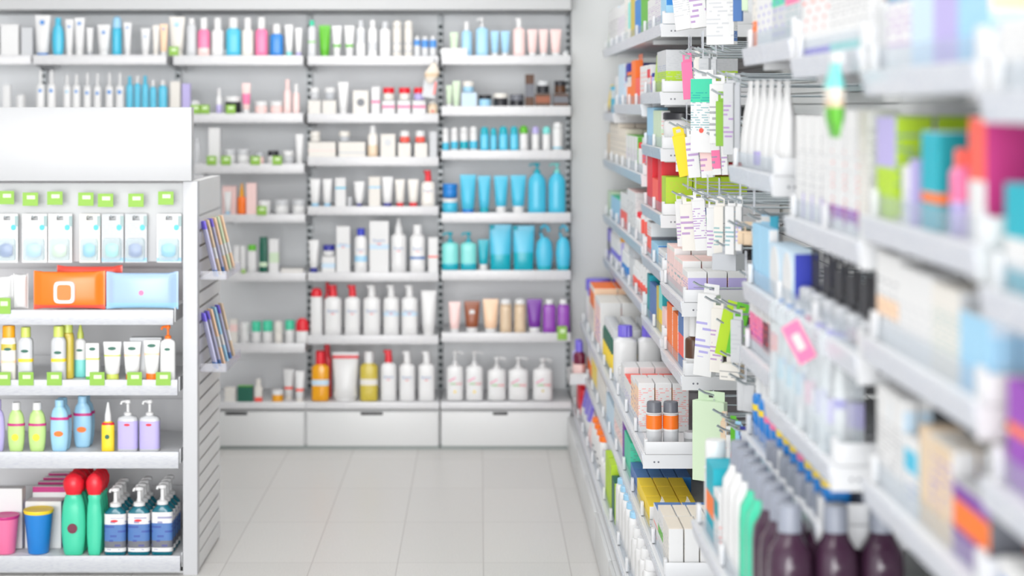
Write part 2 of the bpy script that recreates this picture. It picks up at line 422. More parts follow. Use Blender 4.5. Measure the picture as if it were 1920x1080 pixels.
PHR = dict(bottle=('lotion_bottle', 'bottle', 'bottle'), pump=('pump_bottle', 'bottle', 'pump bottle'), spray=('spray_bottle', 'bottle', 'spray bottle'), can=('spray_can', 'spray can', 'round can'),
  oval=('shampoo_bottle', 'bottle', 'curved bottle'), tube=('cream_tube', 'tube', 'cream tube'), jar=('cream_jar', 'jar', 'jar'), carton=('product_carton', 'box', 'carton'), tray=('display_tray', 'tray', 'low tray'),
  pouch=('refill_pouch', 'pouch', 'refill pouch'), bag=('product_bag', 'bag', 'soft pack'), wipes=('wipes_pack', 'pack', 'wipes pack'), blister=('blister_pack', 'pack', 'hanging card pack'),
  hangbox=('hanging_carton', 'box', 'hanging carton'), cup=('training_cup', 'cup', 'cup'), hookneck=('shower_gel_bottle', 'bottle', 'hook-necked bottle'))
def hash_str(t):
    v = 7
    for ch in t: v = (v*31 + ord(ch)) % 1000003
    return v
def make(kd, w, h, d, c1, c2, o, place, loc, rot=(0, 0, 0), group=None):
    nm, cat, ph = PHR[kd]
    if kd == 'carton': nm = 'medicine_carton' if 'right-wall' in place else 'cosmetics_carton'
    look = o.get('look')
    if not look:
        look = cn(c1) + ' ' + ph
        if kd in ('bottle', 'tube', 'jar', 'can', 'oval', 'spray', 'pump', 'hookneck') and c2 not in (c1,):
            look += ' with %s %s' % (cn(c2), {'jar': 'lid', 'pump': 'pump', 'spray': 'nozzle'}.get(kd, 'cap'))
        elif kd in ('carton', 'hangbox') and c2 not in (c1, '-'): look = '%s and %s %s' % (cn(c1), cn(c2), ph)
        elif kd in ('carton', 'hangbox') and (cn(o.get('side', c1)) != cn(c1)): look = '%s and %s %s' % (cn(c1), cn(o['side']), ph)
        elif kd in ('carton', 'hangbox') and (o.get('top', c1) != c1): look = '%s %s with %s top' % (cn(c1), ph, cn(o['top']))
        elif o.get('band'): look = '%s %s with %s band' % (cn(c1), ph, cn(o['band'][0][2]))
    if kd in ('jar', 'can') : d = w
    if kd in ('carton', 'hangbox') and 'right-wall' in place:
        o = dict(o); rr = random.Random(hash_str(look + place.split(',')[0]))
        if c1 in ('white', 'ivory', 'silver', 'cream') and 'txt' not in o: o['txt'] = (rr.choice(['steel', 'lavender', 'coral', 'teal', 'grey', 'violet', 'smoke']), rr.uniform(.1, .3), rr.uniform(.6, .9), rr.choice([.007, .011, .016]))
        if o.get('side', c1) in ('white', 'ivory', 'silver', 'pale_blue', 'lime') and 'stxt' not in o and rr.random() < .75: o['side'] = o.get('side', c1); o['stxt'] = (rr.choice(['grey', 'grey', 'smoke', 'steel', 'coral']), .1, rr.uniform(.4, .9), rr.choice([.005, .007, .01]))
    r = thing(nm, cat, look, place, loc, rot, group or ('%ss on %s' % (ph, place)))
    KINDS[kd](kd, r, w, h, d, c1, c2, o)
    return r
def parse(line):
    t = line.split(); kd = t[0]; nums = []; i = 1
    while i < len(t) and (t[i][0].isdigit() or (t[i][0] in '-.' and len(t[i]) > 1 and t[i][1].isdigit()) or t[i][0] == '.'):
        nums.append(t[i]); i += 1
    c1 = t[i]; c2 = t[i+1] if i+1 < len(t) and '=' not in t[i+1] else c1
    if c2 == c1 and not (i+1 < len(t) and '=' not in t[i+1]): i -= 1
    o = {}
    for q in t[i+2:]:
        k, v = q.split('=')
        if k in ('band', 'lab', 'lband', 'sband'):
            a, b, c = v.split(':'); o.setdefault(k, []).append((float(a), float(b), c)); o[k] = list(o[k])
        elif k in ('txt', 'ltxt', 'stxt'):
            a = v.split(':'); o[k] = (a[0], float(a[1]) if len(a) > 1 else .1, float(a[2]) if len(a) > 2 else .9, float(a[3]) if len(a) > 3 else .006)
        elif k == 'dot': a = v.split(':'); o[k] = (a[0], float(a[1]), float(a[2]))
        elif k == 'panel': a = v.split(':'); o[k] = (float(a[0]), float(a[1]))
        elif k == 'look': o[k] = v.replace('_', ' ')
        else:
            try: o[k] = float(v)
            except ValueError: o[k] = v
    for k in ('band', 'lab', 'lband', 'sband'):
        if k in o: o[k] = tuple(o[k])
    return kd, nums, c1, c2, o
DEPTH = dict(bottle=.6, pump=.6, spray=.7, can=1, oval=.55, tube=.55, jar=1, carton=.6, tray=.5, pouch=.4, bag=.5, wipes=.35, blister=.2, hangbox=.4, cup=1, hookneck=.5)
def front_row(spec, base, Y, place, zshelf, ymax=.36):
    """items of a frontal shelf, given by where each stands along the shelf; overlapping ones move back until free"""
    s = Y/F; used = []
    for line in spec.strip().split('\n'):
        if not line.strip(): continue
        kd, nums, c1, c2, o = parse(line)
        x0, x1, yt = [float(v) for v in nums[:3]]
        bz = zshelf + o.get('up', 0)
        yb = o.get('base', base)
        ww = (x1-x0)*s*.97; h = (yb-yt)*s; X = ((x0+x1)/2-VX)*s
        if 'base' in o: bz = zshelf + (base-yb)*s + .0015
        d = o.get('d', max(.02, min(.09, ww*DEPTH[kd])))
        if kd in ('jar', 'can', 'cup'): d = ww
        m = int(o.get('m', 1))
        yy = Y + .012 + d/2 + o.get('dy', 0)
        z0, z1 = bz, bz+h
        for q in range(m):
            while any(abs(X-u[0]) < (ww+u[1])/2-.001 and abs(yy-u[2]) < (d+u[3])/2+.001 and z0 < u[5]-.0005 and z1 > u[4]+.0005 for u in used):
                yy += .004
            used.append((X, ww, yy, d, z0, z1))
            kk = (yy-Y)/Y
            pl = place + (', row behind' if q else '')
            make(kd, ww*(1 if m > 1 else 1+kk*.6), h, d, c1, c2, o, pl, (X, yy, bz), (0, 0, math.radians(o.get('yaw', 0))))
            yy += d + .006 + o.get('mg', 0)

# ------------------------------------------------------------------ room
WHITE = mat((216, 217, 217), rough=.4); PANEL = mat((244, 246, 248), rough=.5); DARK = mat((70, 72, 78), rough=.5)
SHELF = mat((220, 221, 223), rough=.4); CHROME = mat((200, 208, 212), rough=.22, metal=.9)
def floor_mat():
    m, N, L = new_mat('speckled_tile')
    b = N['Principled BSDF']; b.inputs['Roughness'].default_value = .33
    tc = N.new('ShaderNodeTexCoord'); mp = N.new('ShaderNodeMapping'); L.new(tc.outputs['Object'], mp.inputs[0])
    br = N.new('ShaderNodeTexBrick'); br.offset = 0.0; br.inputs['Scale'].default_value = 1
    br.inputs['Brick Width'].default_value = .302; br.inputs['Row Height'].default_value = .606; br.inputs['Mortar Size'].default_value = .0022
    br.inputs['Mortar Smooth'].default_value = .3
    br.inputs['Color1'].default_value = lin((218, 216, 213)); br.inputs['Color2'].default_value = lin((213, 211, 208)); br.inputs['Mortar'].default_value = lin((184, 180, 177))
    mp.inputs['Location'].default_value = (-.012, -6.81+.606*12, 0)
    L.new(mp.outputs[0], br.inputs['Vector'])
    nz = N.new('ShaderNodeTexNoise'); nz.inputs['Scale'].default_value = 260; nz.inputs['Detail'].default_value = 4; L.new(tc.outputs['Object'], nz.inputs['Vector'])
    r = N.new('ShaderNodeValToRGB'); r.color_ramp.elements[0].color = (.86, .86, .86, 1); r.color_ramp.elements[1].color = (1.06, 1.06, 1.06, 1)
    r.color_ramp.elements[0].position = .35; r.color_ramp.elements[1].position = .6
    L.new(nz.outputs[0], r.inputs[0])
    mx = N.new('ShaderNodeMix'); mx.data_type = 'RGBA'; mx.blend_type = 'MULTIPLY'; mx.inputs['Factor'].default_value = 1
    L.new(br.outputs[0], mx.inputs['A']); L.new(r.outputs[0], mx.inputs['B']); L.new(mx.outputs['Result'], b.inputs['Base Color'])
    return m
struct('floor', boxmesh(-5, 1.4, -1.5, 9.2, -.1, 0), floor_mat())
struct('wall_back', boxmesh(-5, 1.4, 8.72, 8.9, 0, 3), mat((226, 228, 230), rough=.6))
struct('wall_right', boxmesh(1.02, 1.2, -1.5, 8.72, 0, 3), mat((232, 233, 234), rough=.6))
struct('wall_left', boxmesh(-5.2, -5, -1.5, 8.9, 0, 3), mat((232, 233, 234), rough=.6))
struct('ceiling', boxmesh(-5, 1.4, -1.5, 9.2, 3, 3.1), mat((240, 240, 240), rough=.7))
struct('trim_1', boxmesh(.437, 1.02, 8.42, 8.715, 0, 3), mat((214, 216, 216), rough=.5))       # plain pillar beside the back shelving
def emit():
    m, N, L = new_mat('lamp_diffuser'); b = N['Principled BSDF']; b.inputs['Emission Color'].default_value = (1, .99, .97, 1); b.inputs['Emission Strength'].default_value = 1.0; return m
EM = emit()
for x, y, wd in ((-.45, .8, 1), (-.45, 3.0, 1), (-.45, 5.2, 1), (-.45, 7.2, 1), (-2.9, 3.0, 1), (-2.9, 5.2, 1)):
    t = thing('ceiling_light', 'light', 'square white ceiling light panel', 'above the %s' % ('aisle' if x > -1 else 'left gondola'), (x, y, 2.99), group='ceiling lights')
    child(t, 'frame', cached('clf', lambda: boxmesh(-.84, .84, -.54, .54, -.02, .005, .004)), WHITE)
    child(t, 'diffuser', cached('cld', lambda: boxmesh(-.8, .8, -.5, .5, -.024, -.021)), EM)

# ------------------------------------------------------------------ back wall shelving
YB = 8.25; sB = YB/F
def bX(px): return (px-VX)*sB
def bZ(py): return EYE-(py-VY)*sB
hd = thing('shelving_header', 'panel', 'long light grey header panel above the back wall shelving', '', (-1, 8.4, bZ(18)))
child(hd, 'fascia', boxmesh(-2.2, bX(1071)+1, -.14, .3, 0, 3-bZ(18)-.002, .003), mat((196, 197, 198), rough=.5))
bp = thing('shelving_back_panel', 'panel', 'pale grey back panel behind the back wall shelves', '', (-1, 8.66, 0))
child(bp, 'panel_sheet', boxmesh(-2.2, bX(1071)+1.0, 0, .03, .02, bZ(18)-.002), PANEL)
def upright(px):
    X = (px-VX)*8.62/F
    t = thing('shelf_upright', 'upright', 'slotted grey metal upright strip', 'back wall shelving', (X, 8.63, .2), group='slotted uprights of the back shelving')
    child(t, 'channel', cached('upc', lambda: boxmesh(-.013, .013, 0, .028, 0, bZ(18)-.205, .001)), mat((196, 200, 202), rough=.4, metal=.3))
    def f():
        bm = bmesh.new(); z = .03
        while z < bZ(18)-.24: bx(bm, -.0095, .0095, -.0012, .001, z, z+.019); z += .0345
        return finish(bm, 'slots')
    child(t, 'slots', cached('ups', f), mat((62, 72, 76), rough=.7))
for p in (-160, 80, 333, 580, 826, 1066): upright(p)
def back_shelf(x0, x1, yt, yb, place, row):
    X0, X1, z1, z0 = bX(x0), bX(x1), bZ(yt), bZ(yb)
    t = thing('wall_shelf', 'shelf', 'white metal shelf with price rail', place, ((X0+X1)/2, YB, z1), group='shelves of the back wall')
    hw = (X1-X0)/2
    child(t, 'shelf_board', cached('bsb' + rk(hw), lambda: boxmesh(-hw, hw, .008, .375, -.022, -.001, .001)), SHELF)
    child(t, 'price_rail', cached('bsr' + rk(hw, z1-z0), lambda: boxmesh(-hw, hw, -.003, .0065, z0-z1, .003, .0015)), rail_mat((218, 218, 219), (208, 208, 212)))
    for s in (-1, 1):
        def br():
            bm = bmesh.new(); vs = [bm.verts.new(v) for v in ((-.0015, .3745, -.0225), (-.0015, .03, -.0225), (-.0015, .06, -.04), (-.0015, .3745, -.07))]
            f = bm.faces.new(vs); r = bmesh.ops.extrude_face_region(bm, geom=[f]); bmesh.ops.translate(bm, verts=[v for v in r['geom'] if isinstance(v, bmesh.types.BMVert)], vec=(.003, 0, 0))
            bmesh.ops.recalc_face_normals(bm, faces=bm.faces); return finish(bm, 'bracket')
        child(t, 'bracket', cached('bsbr', br), SHELF, (s*(hw-.004), 0, 0))
    return z1
BAYS = {0: 'back far-left bay', 1: 'back left bay', 2: 'back centre-left bay', 3: 'back middle bay', 4: 'back right bay'}
ROWN = ['top', 'second', 'third', 'fourth', 'fifth', 'sixth', 'lowest']
BK = {
(1,0,62,312,104,121): """
tube 62 92 28 white blue cap=.06 dot=blue:.82:.3
oval 95 118 33 cyan cyan
tube 120 136 36 white white dot=blue:.8:.3
tube 137 157 33 white white dot=blue:.85:.32
tube 160 173 52 white grey
tube 180 205 46 white white dot=blue:.75:.25
can 207 226 30 cyan sky cap=.3 capshape=dome
tube 230 245 42 white white dot=blue:.85:.3
tube 262 280 53 white white dot=blue:.7:.2
tube 284 297 47 ivory ivory
tube 298 313 45 peach white dot=blue:.85:.3""",
(0,0,-150,58,104,121): """
carton 0 34 46 white white
carton 38 60 52 silver silver side=grey
carton -40 -6 46 white white""",
(1,1,62,322,212,229): """
bottle 66 82 132 white white cap=.3 cw=.4 dot=blue:.75:.4
bottle 86 103 132 white white cap=.3 cw=.4 dot=blue:.75:.4
bottle 117 131 141 white white cap=.25 cw=.4 dot=sky:.75:.4
bottle 134 149 140 white white cap=.25 cw=.4 dot=blue:.75:.4
bottle 155 169 137 white white cap=.3 cw=.35 dot=blue:.72:.45
bottle 174 188 138 white white cap=.3 cw=.35 dot=blue:.72:.45
bottle 196 211 137 white white cap=.3 cw=.35 dot=blue:.75:.5
bottle 215 231 137 white white cap=.3 cw=.35 dot=blue:.75:.5
bottle 235 248 143 cyan cyan cap=.2 cw=.5
bottle 250 262 142 cyan white cap=.2 cw=.5
bottle 264 277 142 cyan cyan cap=.2 cw=.5
bottle 279 292 150 cyan white cap=.2 cw=.5
bottle 295 312 151 cyan white cap=.15 cw=.5
carton 318 337 153 ivory ivory""",
(0,1,-150,58,212,229): """
carton 4 18 160 white white
jar 26 45 178 white white
carton -30 -8 160 white white""",
(2,0,325,568,105,122): """
tube 315 345 31 ivory ivory dot=sky:.8:.3
bottle 348 367 34 silver white cap=.15
bottle 369 392 33 pink white cap=.3 band=0:.3:blush
bottle 395 418 33 white white cap=.3
bottle 422 450 33 cyan white cap=.27
bottle 452 474 33 ivory white cap=.3
bottle 477 501 32 pink white cap=.3
bottle 505 530 45 blue white cap=.3
tube 533 549 46 white aqua
tube 552 566 52 white lilac
tray 392 466 92 white white base=104 d=.03 dy=-.008""",
(2,1,340,568,213,230): """
carton 340 356 157 lilac lilac
jar 346 371 189 sky white
bottle 404 415 166 white white cap=.3 band=.0:.5:lilac
jar 418 450 181 black white cap=.3
tube 452 469 156 blush white band=.2:.6:pink
jar 475 500 190 blush white
jar 504 530 190 blush white
bottle 531 545 149 blush blush cap=.3
bottle 548 561 157 blush white cap=.3""",
(2,2,365,570,308,325): """
bottle 362 374 260 silver silver
carton 390 412 240 white white
jar 418 440 280 white silver
jar 442 466 280 white silver
jar 478 494 286 blush grey
jar 500 521 283 white black
jar 528 550 283 silver white
tube 553 568 252 white white""",
(2,3,415,572,403,417): """
carton 414 441 350 blush blush dy=.03
tube 419 433 360 white sky
spray 444 460 344 orange amber cap=.42
carton 461 480 344 blush blush
jar 482 506 377 white white
jar 513 540 375 white silver
jar 546 571 375 white silver""",
(2,4,420,573,512,527): """
carton 438 448 462 white white
jar 448 460 462 white white
bottle 463 480 460 white green cap=.2 cw=.9
bottle 485 501 445 bottle_green bottle_green cap=.15 cw=.95 lab=.2:.35:pale_green
carton 504 522 449 white white band=.3:.6:pale_green
tray 526 568 505 ivory white""",
(2,5,430,572,645,661): """
carton 430 444 600 ivory ivory band=.5:.8:blush
jar 448 466 606 white white
jar 470 488 604 white mint cap=.45
jar 490 510 603 white mint cap=.45
jar 513 529 604 ivory ivory cap=.5
jar 533 551 602 white mint cap=.4
bottle 554 577 598 white red cap=.5 cw=1.05 capshape=dome""",
(2,6,420,572,755,768): """
carton 420 441 728 ivory ivory txt=grey
carton 444 473 726 bottle_green bottle_green top=green
bottle 476 491 712 ivory ivory cap=.3 band=0:.3:coral
jar 508 530 733 amber white cap=.4
tube 528 548 697 white ivory band=.25:.35:coral
tube 552 570 697 white ivory band=.25:.35:coral""",
(3,0,577,822,106,122): """
bottle 576 592 38 silver mint cap=.15 band=.45:.5:green
tube 597 619 47 green green cap=.1
tube 622 640 48 white white band=.2:.3:green
tube 645 664 48 white white band=.2:.3:green
bottle 667 685 38 white silver cap=.2 band=.45:.9:silver
bottle 689 707 38 white white cap=.2 lab=.2:.5:silver
bottle 711 732 40 white silver cap=.2
can 735 753 38 ivory ivory cap=.15 band=.15:.2:grey band=.4:.45:grey
can 757 774 38 ivory ivory cap=.15 band=.15:.2:grey band=.4:.45:grey
bottle 776 788 68 silver white cap=.1 band=.6:.9:blue
bottle 790 803 68 silver white cap=.1 band=.5:.9:blue
bottle 805 818 68 silver white cap=.1 band=.5:.9:blue""",
(3,1,577,822,214,230): """
carton 577 601 189 ivory ivory txt=grey
carton 604 630 189 ivory ivory txt=grey
jar 580 598 165 silver white base=188
jar 607 628 165 grey white base=188
tube 633 653 154 white white
carton 661 691 170 ivory ivory dot=smoke:.5:.5
carton 696 712 163 white white band=.4:.5:pink
carton 716 740 189 white white band=.45:.65:pink
carton 745 769 189 white white band=.45:.65:pink
carton 773 798 189 white white band=.45:.65:pink
jar 717 739 165 ivory red base=188 cap=.45
jar 747 769 165 ivory red base=188 cap=.45
jar 775 796 165 lilac red base=188 cap=.45
bottle 802 820 190 beige ivory dot=red:.3:.3""",
(3,2,577,822,295,311): """
carton 577 629 267 ivory ivory band=.42:.48:blush
carton 634 685 267 ivory ivory band=.25:.35:silver
jar 580 600 247 ivory ivory base=266 cap=.5
jar 634 656 247 grey ivory base=266 cap=.5
bottle 689 708 235 ivory white cap=.25 band=0:.5:beige
carton 713 741 252 ivory ivory dot=silver:.65:.5
carton 746 770 269 ivory ivory
carton 777 801 269 ivory ivory
jar 749 768 246 coral white base=268 cap=.5
jar 778 797 246 coral white base=268 cap=.5
carton 805 819 247 silver silver""",
(3,3,577,822,388,403): """
tube 580 600 336 white sky cap=.12
tube 604 622 336 white sky cap=.12
carton 628 648 334 white white band=.62:.68:cyan
jar 650 660 370 silver silver
tube 663 683 341 white navy cap=.12 cw=.5
carton 691 713 332 ivory ivory band=.62:.68:sky
tube 715 737 332 white navy cap=.12
tube 740 759 337 ivory red cap=.14
tube 764 785 337 ivory red cap=.15
pump 789 816 320 ivory red cap=.3 fat=1 logo=E""",
(3,4,577,822,512,527): """
tube 578 597 451 white navy cap=.15
carton 603 628 482 white white band=.3:.6:pale_blue
jar 604 627 461 white navy base=481 cap=.5
carton 630 656 425 white white logo=E band=.55:.6:pale_blue
bottle 664 688 429 white royal cap=.16 logo=E band=.3:.45:sky
carton 692 729 415 white white logo=E band=.45:.55:pale_blue
spray 732 762 410 white white cap=.28 logo=E
bottle 768 797 422 white white cap=.2 logo=E band=.35:.42:steel
carton 803 821 446 white white band=.43:.48:coral""",
(3,5,577,822,630,645): """
bottle 581 604 541 white red cap=.18 cw=.9 capshape=dome tp=1 
bottle 604 615 534 red red dy=.1
pump 607 640 536 white red cap=.22 fat=1 logo=E
pump 645 675 536 white red cap=.22 fat=1 logo=E
pump 680 713 536 white white cap=.22 fat=1 logo=E
pump 718 748 536 white white cap=.22 fat=1 logo=E band=.5:.6:pale_blue
pump 752 783 536 white white cap=.22 fat=1 logo=E band=.5:.6:pale_blue
tube 789 818 546 white white cap=.08""",
(3,6,577,822,753,767): """
bottle 583 616 660 amber red cap=.26 cw=.55 lab=.42:.58:pale_blue rough=.15
bottle 600 618 652 red red dy=.1
tube 621 672 663 white white band=.86:.93:red cap=.05 cw=.85
bottle 674 708 660 olive white cap=.24 cw=.55 lab=.42:.58:ivory
pump 713 743 658 white red cap=.24 fat=1 logo=E
pump 748 778 660 white white cap=.24 fat=1 logo=E
pump 784 815 660 white white cap=.24 fat=1 logo=E""",
(4,0,828,1070,105,121): """
tray 826 877 90 white white d=.03 dy=-.008
tube 843 859 60 pale_green white
bottle 865 885 40 sky white cap=.25 cw=.5
pump 892 916 33 sky white cap=.25
tube 920 936 58 sky white
tube 939 956 58 sky white
pump 962 985 34 blush white cap=.25 fat=1
tube 989 1008 55 blush white
tube 1011 1028 55 blush white
tube 1032 1053 55 blush white
jar 1056 1066 96 white silver""",
(4,1,828,1070,200,217): """
tube 836 848 160 pale_green white
tube 848 863 152 pale_green pale_green band=.3:1:pale_green
carton 865 894 174 pale_blue pale_blue
jar 867 889 153 sky ivory base=173 cap=.5
jar 897 922 178 sky black cap=.35
jar 925 953 175 black ivory cap=.35
jar 956 983 177 black smoke cap=.5
carton 985 1002 140 umber umber band=.3:.7:smoke
carton 1004 1032 176 umber umber band=.3:.8:brown
jar 1006 1031 152 black silver base=175 cap=.4
carton 1038 1066 176 umber umber band=.3:.8:smoke
jar 1040 1063 152 umber black base=175 cap=.4""",
(4,2,828,1070,283,299): """
can 829 842 240 white white cap=.2 band=0:.45:cyan
can 845 859 239 white white cap=.2 band=.1:.5:cyan
can 862 878 238 white white cap=.2 band=.1:.5:turquoise
can 880 896 237 white white cap=.2 band=.1:.5:cyan
bottle 900 917 238 cyan turquoise cap=.3 cw=.9 capshape=dome
bottle 919 932 240 cyan turquoise cap=.3 cw=.9 capshape=dome
bottle 935 953 237 cyan turquoise cap=.3 cw=.9 capshape=dome
bottle 956 972 237 cyan turquoise cap=.3 cw=.9 capshape=dome
can 974 991 236 white green cap=.3
can 997 1012 237 white lilac cap=.3
can 1017 1033 237 white aqua cap=.3
can 1036 1056 228 white white cap=.2 band=.1:.15:cyan""",
(4,3,828,1070,400,417): """
jar 828 859 373 cyan white cap=.25
jar 829 858 346 blue blue base=372 cap=.3
tube 862 893 328 cyan blue cap=.1
tube 896 920 330 cyan turquoise cap=.15
tube 926 953 330 cyan white cap=.18
tube 957 987 329 cyan white cap=.18
pump 990 1025 306 cyan turquoise cap=.2 n=2.2 sh=.3
pump 1028 1062 306 cyan aqua cap=.2 n=2.2 sh=.3""",
(4,4,828,1070,508,525): """
pump 828 860 436 aqua turquoise cap=.26 band=0:.25:turquoise
pump 863 894 436 aqua turquoise cap=.26 band=0:.25:turquoise
tube 896 917 450 turquoise white cap=.2
pouch 917 960 422 cyan turquoise band=0:.35:turquoise
pouch 961 1003 424 cyan turquoise band=0:.4:turquoise
hookneck 1004 1038 422 cyan turquoise
hookneck 1042 1071 422 cyan turquoise""",
(4,5,828,1070,625,641): """
tube 841 864 567 blush white
tube 870 900 566 brown white cap=.17 dot=white:.65:.35
tube 905 935 562 peach white
can 937 960 561 beige white cap=.16
can 964 987 561 beige white cap=.16
tube 988 1017 562 purple white cap=.16 lab=.2:.4:lilac
bottle 1018 1043 562 violet white cap=.15
bottle 1045 1069 562 violet white cap=.15""",
(4,6,828,1070,752,767): """
pump 837 869 660 white white cap=.28 logo=S noz=-1.1 dot=yellow:.25:.15
pump 873 906 660 white white cap=.28 logo=S noz=-1.1 dot=yellow:.25:.15
pump 914 949 671 white white cap=.26 logo=S noz=-1.1
pump 953 991 671 white white cap=.26 logo=S noz=-1.1
pump 999 1037 674 white white cap=.22 logo=S noz=-1 dot=olive:.3:.12"""}
for (bay, row, x0, x1, yt, yb), spec in BK.items():
    pl = '%s shelf of %s' % (ROWN[row], BAYS[bay])
    if row < 6: z = back_shelf(x0, x1, yt, yb, pl, row)
    else: z = bZ(yt)
    front_row(spec, yt, YB, pl, z+.0002)
# drawer bases under the back shelving
for i, (x0, x1, hx) in enumerate(((345, 571, 443), (575, 822, 697), (828, 1070, 938))):
    X0, X1 = bX(x0), bX(x1); zt = bZ(754)
    nm = ('left', 'middle', 'right')[i]
    t = thing('drawer_base', 'cabinet', 'white drawer base under the %s bay of the back shelving' % ('centre-left', 'middle', 'right')[i], '', ((X0+X1)/2, YB, 0))
    hw = (X1-X0)/2+.0045
    child(t, 'carcass', boxmesh(-hw, hw, .02, .4, .02, zt-.04), WHITE)
    child(t, 'worktop', boxmesh(-hw, hw, -.004, .375, zt-.032, zt, .002), rail_mat((218, 218, 219), (210, 210, 213)))
    zd = bZ(772); zf = bZ(836)
    dr = child(t, 'drawer', boxmesh(-hw+.007, hw-.007, -.002, .019, zf, zd, .0015), WHITE)
    hxx = bX(hx)-(X0+X1)/2; hwid = 21*sB if i < 2 else 14*sB
    child(dr, 'grip_slot', boxmesh(hxx-hwid, hxx+hwid, -.0035, .001, zd-.016, zd-.001, .003), mat((40, 40, 42)))
    child(t, 'plinth', boxmesh(-hw, hw, .01, .39, 0, .019), mat((150, 158, 156)))
# shelf talkers (green tags)
def green_tag(X, Y, z, wd, place, look='green square price tag', hh=None):
    t = thing('price_tag', 'tag', look, place, (X, Y, z), group='green price tags')
    hh = hh or wd*.92
    child(t, 'card', cached('tag' + rk(wd, hh), lambda: boxmesh(-wd/2, wd/2, -.001, 0, 0, hh, 0)), mat('tag_green', rough=.5))
    child(t, 'printed_figures', cached('tagp' + rk(wd, hh), lambda: boxmesh(-wd*.22, wd*.3, -.0014, -.001, hh*.5, hh*.78)), mat((215, 235, 190)))
for px, yt in ((326, 88),): green_tag(bX(px), YB-.006, bZ(104), 18*sB, 'top shelf of back left bay')
for px in (367, 384, 433): green_tag(bX(px), YB-.006, bZ(213), 18*sB, 'second shelf of back centre-left bay')
for px in (397, 424, 479, 520): green_tag(bX(px), YB-.006, bZ(309), 18*sB, 'third shelf of back centre-left bay')
green_tag(bX(491), YB-.006, bZ(403), 18*sB, 'fourth shelf of back centre-left bay')
green_tag(bX(457), YB-.006, bZ(512), 8*sB, 'fifth shelf of back centre-left bay')
green_tag(bX(1054), YB-.006, bZ(637), 18*sB, 'sixth shelf of back right bay', hh=26*sB)
# sponge bag hanging between middle and right bays
t = thing('hanging_bag', 'bag', 'beige cloth pouch with grey tag hanging between back middle and right bays', '', (bX(815), YB-.03, bZ(118)))
def clothbag():
    bm = loft([(-.095, .012, .01), (-.075, .03, .018), (-.045, .034, .02), (-.02, .02, .014), (-.005, .008, .006), (.0, .012, .008)], 20)
    for v in bm.verts: v.co.x += -.25*(v.co.z) *-.9 + random.uniform(-.003, .003); v.co.y += random.uniform(-.002, .002)
    return finish(bm, 'bag', 60)
child(t, 'cloth_bag', clothbag(), mat('cream', bands=((.3, .5, 'beige'),), rough=.9))
child(t, 'hang_card', boxmesh(-.035, .025, -.002, 0, -.165, -.08), mat('silver'), (0, .004, 0), (0, .15, 0))
child(t, 'ribbon', boxmesh(-.004, .004, -.003, -.001, -.15, -.09), mat('coral'), (.02, 0, 0), (0, .15, 0))
child(t, 'hook', finish((lambda b: (tube_path(b, [(0, 0, -.01), (0, .005, .01), (0, .02, .018)], .002), b)[1])(bmesh.new()), 'hook', 40), CHROME)

# ------------------------------------------------------------------ left gondola
YG = 6.04; sG = YG/F
def gX(px): return (px-VX)*sG
def gZ(py): return EYE-(py-VY)*sG
GL = gX(-330)
g = thing('gondola', 'shelving', 'white free-standing gondola with slatted side and blank header', 'left of the aisle', (gX(356), YG, 0))
def gx(px): return gX(px)-gX(356)
child(g, 'header_board', boxmesh(gx(-330), gx(361), -.02, .03, gZ(339), gZ(201), .002), mat((186, 187, 189), rough=.3))
child(g, 'end_post', boxmesh(gx(343), gx(370), 0, .05, 0, gZ(340), .002), mat((196, 197, 200), rough=.4))
def slatside():
    bm = bmesh.new(); X1 = gx(370); bx(bm, X1-.03, X1-.008, .0505, .53, .01, gZ(340), 0)
    z = .07
    bx(bm, X1-.008, X1, .0505, .53, .01, .062, 0)
    while z < gZ(428): bx(bm, X1-.0079, X1, .0505, .53, z, z+.043, 0); z += .053
    bx(bm, X1-.0079, X1, .0505, .53, z, gZ(340), 0)
    return finish(bm, 'slat')
child(g, 'slatted_side_panel', slatside(), mat((228, 228, 228), rough=.45))
bm = bmesh.new(); X1 = gx(370)
bx(bm, X1-.0079, X1-.006, .052, .528, .02, gZ(420))
child(g, 'groove_backing', finish(bm, 'gb'), mat((150, 146, 142)))
def gback():
    bm = bmesh.new(); z = .06; bx(bm, gx(-330), gx(342), .462, .49, 0, gZ(340), 0)
    while z < gZ(345):
        bx(bm, gx(-330), gx(342), .4535, .4619, z, min(z+.15, gZ(345)), 0); z += .16
    return finish(bm, 'gback')
child(g, 'back_panel', gback(), mat((214, 214, 216), rough=.45))
child(g, 'pack_board', boxmesh(gx(-330), gx(342), .06, .075, gZ(493), gZ(345), .001), mat((196, 197, 199), rough=.4))
child(g, 'plinth', boxmesh(gx(-330), gx(342), .03, .45, 0, gZ(1075)), WHITE)
child(g, 'base_slot', boxmesh(gx(108), gx(165), .024, .03, .004, .02), mat('black'))
GS = [(583, 609, 325, .36), (714, 741, 333, .36), (849, 878, 335, .4), (1044, 1072, 338, .42)]
GN = ['upper', 'second', 'third', 'bottom']
for i, (yt, yb, xr, dp) in enumerate(GS):
    t = thing('gondola_shelf', 'shelf', '%s white gondola shelf with price rail' % GN[i], 'left of the aisle', (gX(0), YG, gZ(yt)), group='shelves of the gondola')
    child(t, 'shelf_board', boxmesh(gX(-330)-gX(0), gX(xr)-gX(0), .008, dp, -.025, -.001, .001), SHELF)
    child(t, 'price_rail', boxmesh(gX(-330)-gX(0), gX(xr)-gX(0), -.004, .006, -(yb-yt)*sG, .004, .0015), rail_mat((196, 198, 202), (184, 186, 194)))
    child(t, 'shelf_end_bracket', boxmesh(gX(xr)-gX(0)+.0005, gX(xr)-gX(0)+.004, .02, dp, -.04, .01), SHELF)
